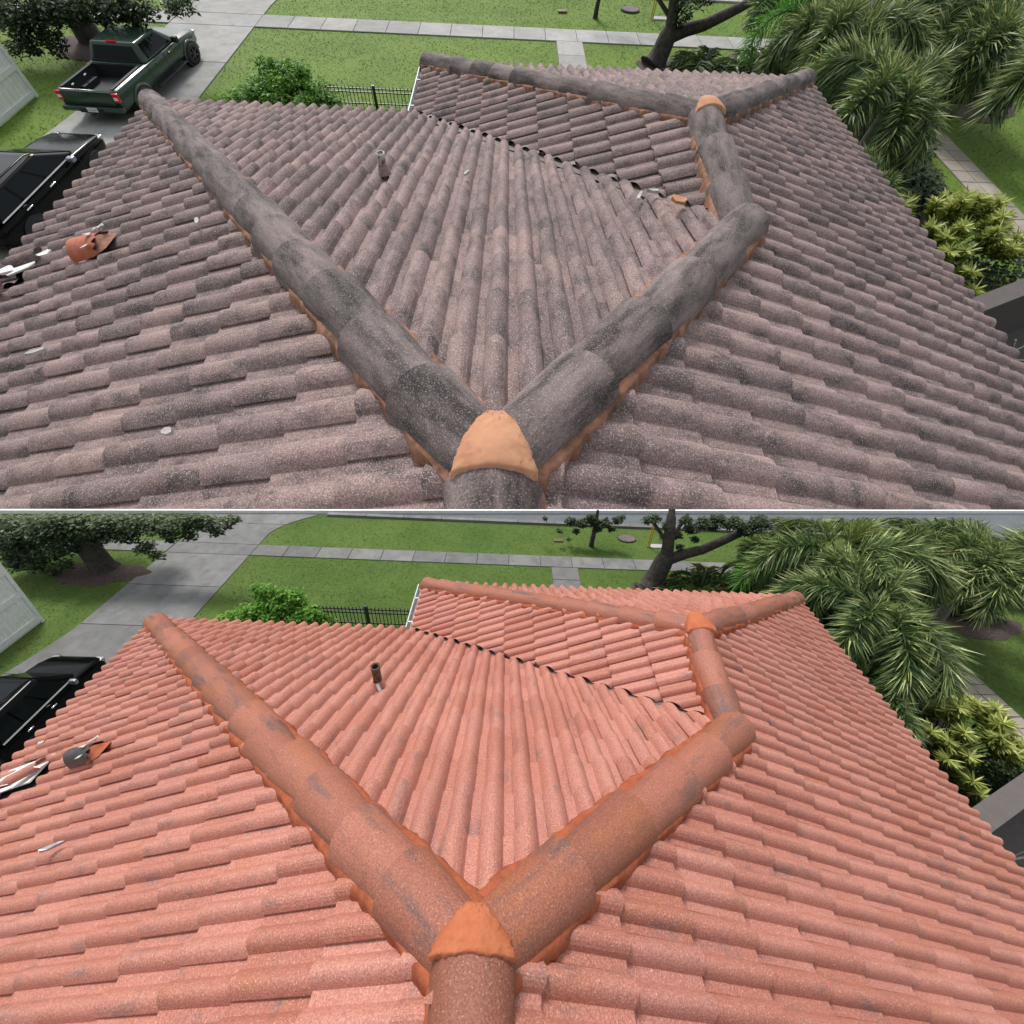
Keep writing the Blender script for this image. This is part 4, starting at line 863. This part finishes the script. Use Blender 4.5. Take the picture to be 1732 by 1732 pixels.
def wheel(parent, x, y, r, w_, sgn):
    m = MB(); prof = [(-w_ / 2, r * .62), (-w_ / 2, r * .93), (-w_ * .36, r), (w_ * .36, r), (w_ / 2, r * .93), (w_ / 2, r * .60)]; n = 28
    vs = [(px, q * math.cos(2 * math.pi * i / n), q * math.sin(2 * math.pi * i / n)) for px, q in prof for i in range(n)]
    m.add(vs, [(j * n + i, j * n + (i + 1) % n, (j + 1) * n + (i + 1) % n, (j + 1) * n + i) for j in range(len(prof) - 1) for i in range(n)], True)
    wh = bpy.data.objects.new('wheel', None); COL.objects.link(wh); wh.parent = parent; wh.location = (x, y, r); build(m, 'tyre', M_['rubber'], wh)
    m = MB(); c = sgn * w_ * .34; m.tube([(c - .02, 0, 0), (c, 0, 0)], r * .62, 24, smooth=False)
    for q in range(6):
        a = q * math.pi / 3; m.box(-.02, .045, -.035, .035, 0, r * .6, Matrix.Translation((c, 0, 0)) @ Matrix.Rotation(a, 4, 'X') @ Matrix.Scale(sgn, 4, (1, 0, 0)))
    m.tube([(c, 0, 0), (c + sgn * .06, 0, 0)], .07, 12, smooth=False); build(m, 'rim', M_['rim'], wh)
def pickup():
    P = UP; t = thing(P, 'pickup_truck', (-10.42, 12.90, P.g + .022), 'dark green crew cab pickup truck parked on the driveway under the oak', 'truck', rz=-.055, sc=(.78, .84, .50))
    G = M_['tgreen']
    # body sides and bed: outer shell with an open box
    def sec(hw, zt, zb=.48): return [(hw - .06, zb), (hw, zb + .14), (hw, zt - .22), (hw - .02, zt - .07), (hw - .06, zt)]
    low = loft([(0.10, sec(.95, 1.22)), (.25, sec(.985, 1.26)), (2.0, sec(1.0, 1.27)), (2.12, sec(1.0, 1.27)), (4.3, sec(1.0, 1.24)), (5.2, sec(.985, 1.16)), (5.62, sec(.93, 1.08, .55)), (5.78, sec(.84, .98, .60))])
    # carve the bed
    bm = bmesh.new(); me = low.mesh('body'); bm.from_mesh(me); bmesh.ops.bevel(bm, geom=[e for e in bm.edges if e.calc_face_angle(0) > .5], offset=.025, segments=2, affect='EDGES')
    for f in bm.faces: f.smooth = True
    bmesh.ops.recalc_face_normals(bm, faces=bm.faces); bm.to_mesh(me); bm.free()
    cutter = MB(); cutter.box(-.80, .80, .20, 2.02, .72, 1.6); cu = link('cut', cutter.mesh('cut')); 
    body = link('body', me, G, t); md = body.modifiers.new('b', 'BOOLEAN'); md.object = cu; md.operation = 'DIFFERENCE'; md.solver = 'EXACT'
    cu.parent = t; bpy.context.view_layer.update(); dg = bpy.context.evaluated_depsgraph_get(); new = bpy.data.meshes.new_from_object(body.evaluated_get(dg)); body.modifiers.clear(); body.data = new; bpy.data.objects.remove(cu)
    if not new.materials: new.materials.append(G)
    m = MB()
    m.box(-.79, .79, .215, 2.01, .725, .74); m.box(-.795, -.775, .215, 2.01, .74, 1.24); m.box(.775, .795, .215, 2.01, .74, 1.24); m.box(-.774, .774, .205, .225, .74, 1.23); m.box(-.774, .774, 1.985, 2.01, .74, 1.24); m.box(-.774, -.58, .85, 1.6, .74, .95); m.box(.58, .774, .85, 1.6, .74, .95)
    build(m, 'bed_liner', M_['bed'], t)
    for sx in (-1, 1):
        m = MB(); m.box(sx * .80 - .05, sx * .80 + .05, .22, 2.0, 1.272, 1.292); build(m, 'bed_rail', M_['bed'], t)
    for yy in (.55, 1.25): m = MB(); m.tube([(-.70, yy, 1.16), (-.66, yy + .03, 1.20), (-.70, yy + .08, 1.17)], .025, 6); build(m, 'tie_down', M_['white'], t)
    tg = MB(); tg.box(-.80, .80, .062, .098, .72, 1.235); tgo = link('tailgate', bevelled(tg, .015), G, t); m = MB(); m.box(-.14, .14, .045, .0615, 1.12, 1.18); build(m, 'handle', M_['bed'], tgo)
    for sx in (-1, 1):
        m = MB(); m.box(sx * .90 - .085, sx * .90 + .085, .055, .16, .86, 1.20); lt = link('tail_light', bevelled(m, .02), M_['red'], t)
        m = MB(); m.box(sx * .90 - .06, sx * .90 + .06, .045, .06, .96, 1.07); build(m, 'reverse_lens', M_['plate'], lt)
    m = MB(); m.box(-.97, .97, -.05, .16, .52, .70); link('rear_bumper', bevelled(m, .03), G, t)
    m = MB(); m.box(-.42, .34, -.075, -.02, .50, .66); build(m, 'bumper_step', M_['bed'], t)
    m = MB(); m.box(-.16, .17, -.083, -.072, .54, .70); pl_ = tag(build(m, 'licence_plate', M_['plate'], t), label='white rear licence plate'); m = MB()
    for q in range(5): m.box(-.11 + .05 * q, -.08 + .05 * q, -.0855, -.0825, .59, .65)
    build(m, 'plate_marks', M_['galv'], pl_)
    m = MB(); m.box(-.05, .05, -.2, -.04, .46, .52); build(m, 'tow_hitch', M_['bed'], t)
    # cab
    cab = MB(); b0, b1 = 1.25, 1.93
    cv = [(-.95, 2.14, b0), (.95, 2.14, b0), (.95, 4.35, b0), (-.95, 4.35, b0), (-.74, 2.34, b1), (.74, 2.34, b1), (.74, 3.62, b1), (-.74, 3.62, b1)]
    cab.add(cv, [(3, 2, 1, 0), (4, 5, 6, 7), (0, 1, 5, 4), (1, 2, 6, 5), (2, 3, 7, 6), (3, 0, 4, 7)]); cabo = link('cab', bevelled(cab, .07, 3), G, t)
    V_ = [Vector(q) for q in cv]
    def quad(a, b_, c, d, u0, u1, v0, v1, name, mat=M_['glass'], out=.012):
        f = lambda u, v: V_[a].lerp(V_[b_], u).lerp(V_[d].lerp(V_[c], u), v)
        return panel(cabo, name, [f(u0, v0), f(u1, v0), f(u1, v1), f(u0, v1)], mat, out)
    quad(0, 1, 5, 4, .08, .92, .14, .82, 'rear_window'); quad(2, 3, 7, 6, .07, .93, .08, .90, 'windscreen')
    for (a, b_, c, d), fl in (((1, 2, 6, 5), 0), ((3, 0, 4, 7), 1)):
        for u0, u1 in ((.12, .45), (.50, .86)):
            if fl: u0, u1 = 1 - u1, 1 - u0
            quad(a, b_, c, d, u0, u1, .13, .84, 'side_window')
        quad(a, b_, c, d, *((.455, .495) if not fl else (.505, .545)), .10, .84, 'pillar', M_['bed'])
    m = MB(); m.box(-.15, .15, 2.325, 2.38, 1.90, 1.96); build(m, 'brake_light', M_['red'], cabo)
    hd = MB(); hd.add([(-.80, 4.38, 1.20), (.80, 4.38, 1.20), (.74, 5.60, 1.04), (-.74, 5.60, 1.04), (-.78, 4.38, 1.268), (.78, 4.38, 1.268), (.72, 5.58, 1.115), (-.72, 5.58, 1.115)], [(3, 2, 1, 0), (4, 5, 6, 7), (0, 1, 5, 4), (1, 2, 6, 5), (2, 3, 7, 6), (3, 0, 4, 7)]); link('bonnet', bevelled(hd, .03), G, t)
    for sx in (-1, 1):
        for yy, r_ in ((1.22, .56), (4.86, .56)):
            m = MB(); n = 20; vs = [(sx * .985, yy + r_ * math.cos(math.pi * i / n), .42 + r_ * math.sin(math.pi * i / n)) for i in range(n + 1)] + [(sx * 1.018, yy + r_ * math.cos(math.pi * i / n), .42 + r_ * math.sin(math.pi * i / n)) for i in range(n + 1)]
            vs += [(sx * 1.018, yy + .46 * math.cos(math.pi * i / n), .42 + .46 * math.sin(math.pi * i / n)) for i in range(n + 1)]
            m.add(vs, [(i, i + 1, n + 2 + i, n + 1 + i) for i in range(n)] + [(n + 1 + i, n + 2 + i, 2 * n + 3 + i, 2 * n + 2 + i) for i in range(n)], True); build(m, 'arch_flare', G, t)
            m = MB(); m.tube([(sx * .80, yy, .42), (sx * 1.008, yy, .42)], .5, 28, smooth=False); build(m, 'wheel_well', M_['bed'], t)
            wheel(t, sx * .92, yy, .42, .29, sx)
        m = MB(); m.box(sx * 1.04 - .08, sx * 1.04 + .08, 2.1, 4.2, .40, .46); link('running_board', bevelled(m, .02), M_['bed'], t)
        m = MB(); m.box(sx * 1.10 - .11, sx * 1.10 + .11, 3.95, 4.10, 1.26, 1.48); link('mirror', bevelled(m, .03), M_['bed'], t)
        for yy in (2.55, 3.45): m = MB(); m.box(sx * 1.012 - .02, sx * 1.012 + .02, yy, yy + .22, 1.06, 1.11); link('door_handle', bevelled(m, .008), G, t)
        for yy in (2.1, 3.2, 4.28): m = MB(); m.box(sx * 1.0 - .004, sx * 1.0 + .004, yy - .007, yy + .007, .66, 1.2); build(m, 'door_gap', M_['bed'], t)
        m = MB(); m.box(sx * .78 - .14, sx * .78 + .14, 5.60, 5.72, .88, 1.04); link('headlight', bevelled(m, .02), M_['chrome'], t)
pickup()
def suv(P):
    U = P.key == 'U'
    loc, sc, rz = ((-9.98, 11.42), (.66, .86, .50), -.02) if U else ((-9.70, 5.92), (.66, .485, .80), .01)
    t = thing(P, 'black_suv', (*loc, P.g + .022), 'glossy black SUV with chrome window strip parked left of the ' + ('grey roof' if U else 'terracotta roof'), 'car', 'black SUVs', rz=rz, sc=sc)
    B = M_['black']
    def sec(hw, zt, zb=.35): return [(hw - .08, zb), (hw, zb + .12), (hw + .01, .78), (hw - .03, zt - .08), (hw - .10, zt)]
    low = loft([(-4.85, sec(.84, .98, .5)), (-4.7, sec(.93, 1.06)), (-3.6, sec(.97, 1.10)), (-1.5, sec(.97, 1.10)), (-.75, sec(.95, 1.04)), (-.25, sec(.89, .94, .40)), (-.06, sec(.74, .84, .45)), (0, sec(.62, .72, .50))])
    link('body', bevelled(low, .085, 4), B, t)
    b0, b1 = 1.08, 1.72
    cv = [(-.90, -4.75, b0), (.90, -4.75, b0), (.88, -1.32, b0), (-.88, -1.32, b0), (-.66, -4.35, b1 - .04), (.66, -4.35, b1 - .04), (.64, -2.35, b1), (-.64, -2.35, b1)]
    cab = MB(); cab.add(cv, [(3, 2, 1, 0), (4, 5, 6, 7), (0, 1, 5, 4), (1, 2, 6, 5), (2, 3, 7, 6), (3, 0, 4, 7)]); co = link('cabin', bevelled(cab, .15, 4), B, t); V_ = [Vector(q) for q in cv]
    def quad(a, b_, c, d, u0, u1, v0, v1, name, mat=M_['glass'], out=.014):
        f = lambda u, v: V_[a].lerp(V_[b_], u).lerp(V_[d].lerp(V_[c], u), v)
        return panel(co, name, [f(u0, v0), f(u1, v0), f(u1, v1), f(u0, v1)], mat, out)
    quad(2, 3, 7, 6, .06, .94, .05, .92, 'windscreen'); quad(0, 1, 5, 4, .1, .9, .2, .85, 'rear_window')
    for (a, b_, c, d), fl in (((1, 2, 6, 5), 0), ((3, 0, 4, 7), 1)):
        for u0, u1 in ((.06, .30), (.33, .60), (.63, .90)):
            if fl: u0, u1 = 1 - u1, 1 - u0
            quad(a, b_, c, d, u0, u1, .12, .84, 'side_window')
        quad(a, b_, c, d, .06, .93, .03, .085, 'window_strip', M_['gutter'], .022)
    m = MB(); m.box(-.42, .42, -3.6, -2.6, b1 - .005, b1 + .012); build(m, 'sunroof', M_['glass'], co)
    for sx in (-1, 1):
        m = MB(); m.tube([(sx * .60, -4.2, b1 + .02), (sx * .60, -4.0, b1 + .07), (sx * .58, -2.6, b1 + .08), (sx * .58, -2.4, b1 + .02)], .022, 6); build(m, 'roof_rail', M_['black'], co)
        m = MB(); m.box(sx * 1.05 - .11, sx * 1.05 + .11, -1.86, -1.70, 1.06, 1.22); mo = link('mirror', bevelled(m, .04, 3), M_['mirrorcap'], t)
        for yy in (-2.75, -3.75): m = MB(); m.box(sx * .985 - .02, sx * .985 + .02, yy - .12, yy + .12, .95, .985); link('door_handle', bevelled(m, .01), M_['chrome'], t)
        for yy in (-1.5, -2.62, -3.62): m = MB(); m.box(sx * .975 - .004, sx * .975 + .004, yy - .006, yy + .006, .45, 1.04); build(m, 'door_gap', M_['bed'], t)
        m = MB(); m.box(sx * .74 - .13, sx * .74 + .13, -.36, -.12, .76, .90); link('headlight', bevelled(m, .03), M_['lamp'], t)
        for yy in (-.95, -3.95):
            m = MB(); m.tube([(sx * .78, yy, .36), (sx * .985, yy, .36)], .43, 24, smooth=False); build(m, 'wheel_well', M_['bed'], t); wheel(t, sx * .88, yy, .36, .24, sx)
    m = MB(); m.box(-.40, .40, -.035, .012, .55, .72); build(m, 'grille', M_['bed'], t)
suv(LO); suv(UP)

# ------------------------------------------------------------------ debris lying on the tiles
M_['leafdry'] = plain('dry_leaf', (.16, .075, .045), .8)
def debris(P, name, pos, size, mat, label, cat, rz):
    rr = random.Random(int(pos[0] * 100)); n = 7; m = MB(); top = []; bot = []
    for q in range(n):
        a = 2 * math.pi * q / n; r_ = rr.uniform(.7, 1.1); x, y = size[0] * r_ * math.cos(a), size[1] * r_ * math.sin(a)
        top.append((x, y, .008 + .25 * abs(x) * rr.random())); bot.append((x, y, -.012))
    m.add(top + bot, [tuple(range(n))] + [(q, n + q, n + (q + 1) % n, (q + 1) % n) for q in range(n)])
    o = build(m, name, mat, None, P.M @ Matrix.Translation(pos) @ Matrix.Rotation(rz, 4, 'Z')); tag(o, label, cat)
debris(UP, 'tile_chip', (1.208, 3.317, -.690), (.018, .075), M_['chip'], 'upright sliver of white debris below the valley of the grey roof', 'debris', -.4)
debris(UP, 'tile_chip', (1.369, 3.482, -.725), (.06, .020), M_['chip'], 'flat sliver of white debris beside the valley of the grey roof', 'debris', -.2)
debris(UP, 'tile_chip', (1.545, 3.236, -.672), (.085, .05), M_['patchU'], 'pale broken tile corner at the top of the grey valley', 'debris', -.5)
debris(UP, 'tile_chip', (-.363, 3.87, -.815), (.016, .05), M_['chip'], 'tiny white fleck in the middle of the grey front slope', 'debris', -.5)
debris(UP, 'tile_chip', (-2.494, 2.782, -.735), (.022, .05), M_['chip'], 'small white fleck left of the grey hip', 'debris', .3)
debris(UP, 'tile_chip', (-3.458, 1.584, -1.03), (.07, .016), M_['chip'], 'long white chip on the left grey slope near the frame edge', 'debris', .5)
debris(UP, 'dry_leaf', (-1.692, .468, -.475), (.03, .025), M_['twig'], 'pale dry leaf on the lower left grey slope', 'leaf', .5)
debris(LO, 'tile_chip', (-3.187, .822, -1.705), (.08, .016), M_['galv'], 'grey metallic chip on the left terracotta slope', 'debris', .5)
debris(LO, 'tile_chip', (-5.078, 2.113, -2.755), (.03, .02), M_['chip'], 'small white chip near the left terracotta eave', 'debris', .2)
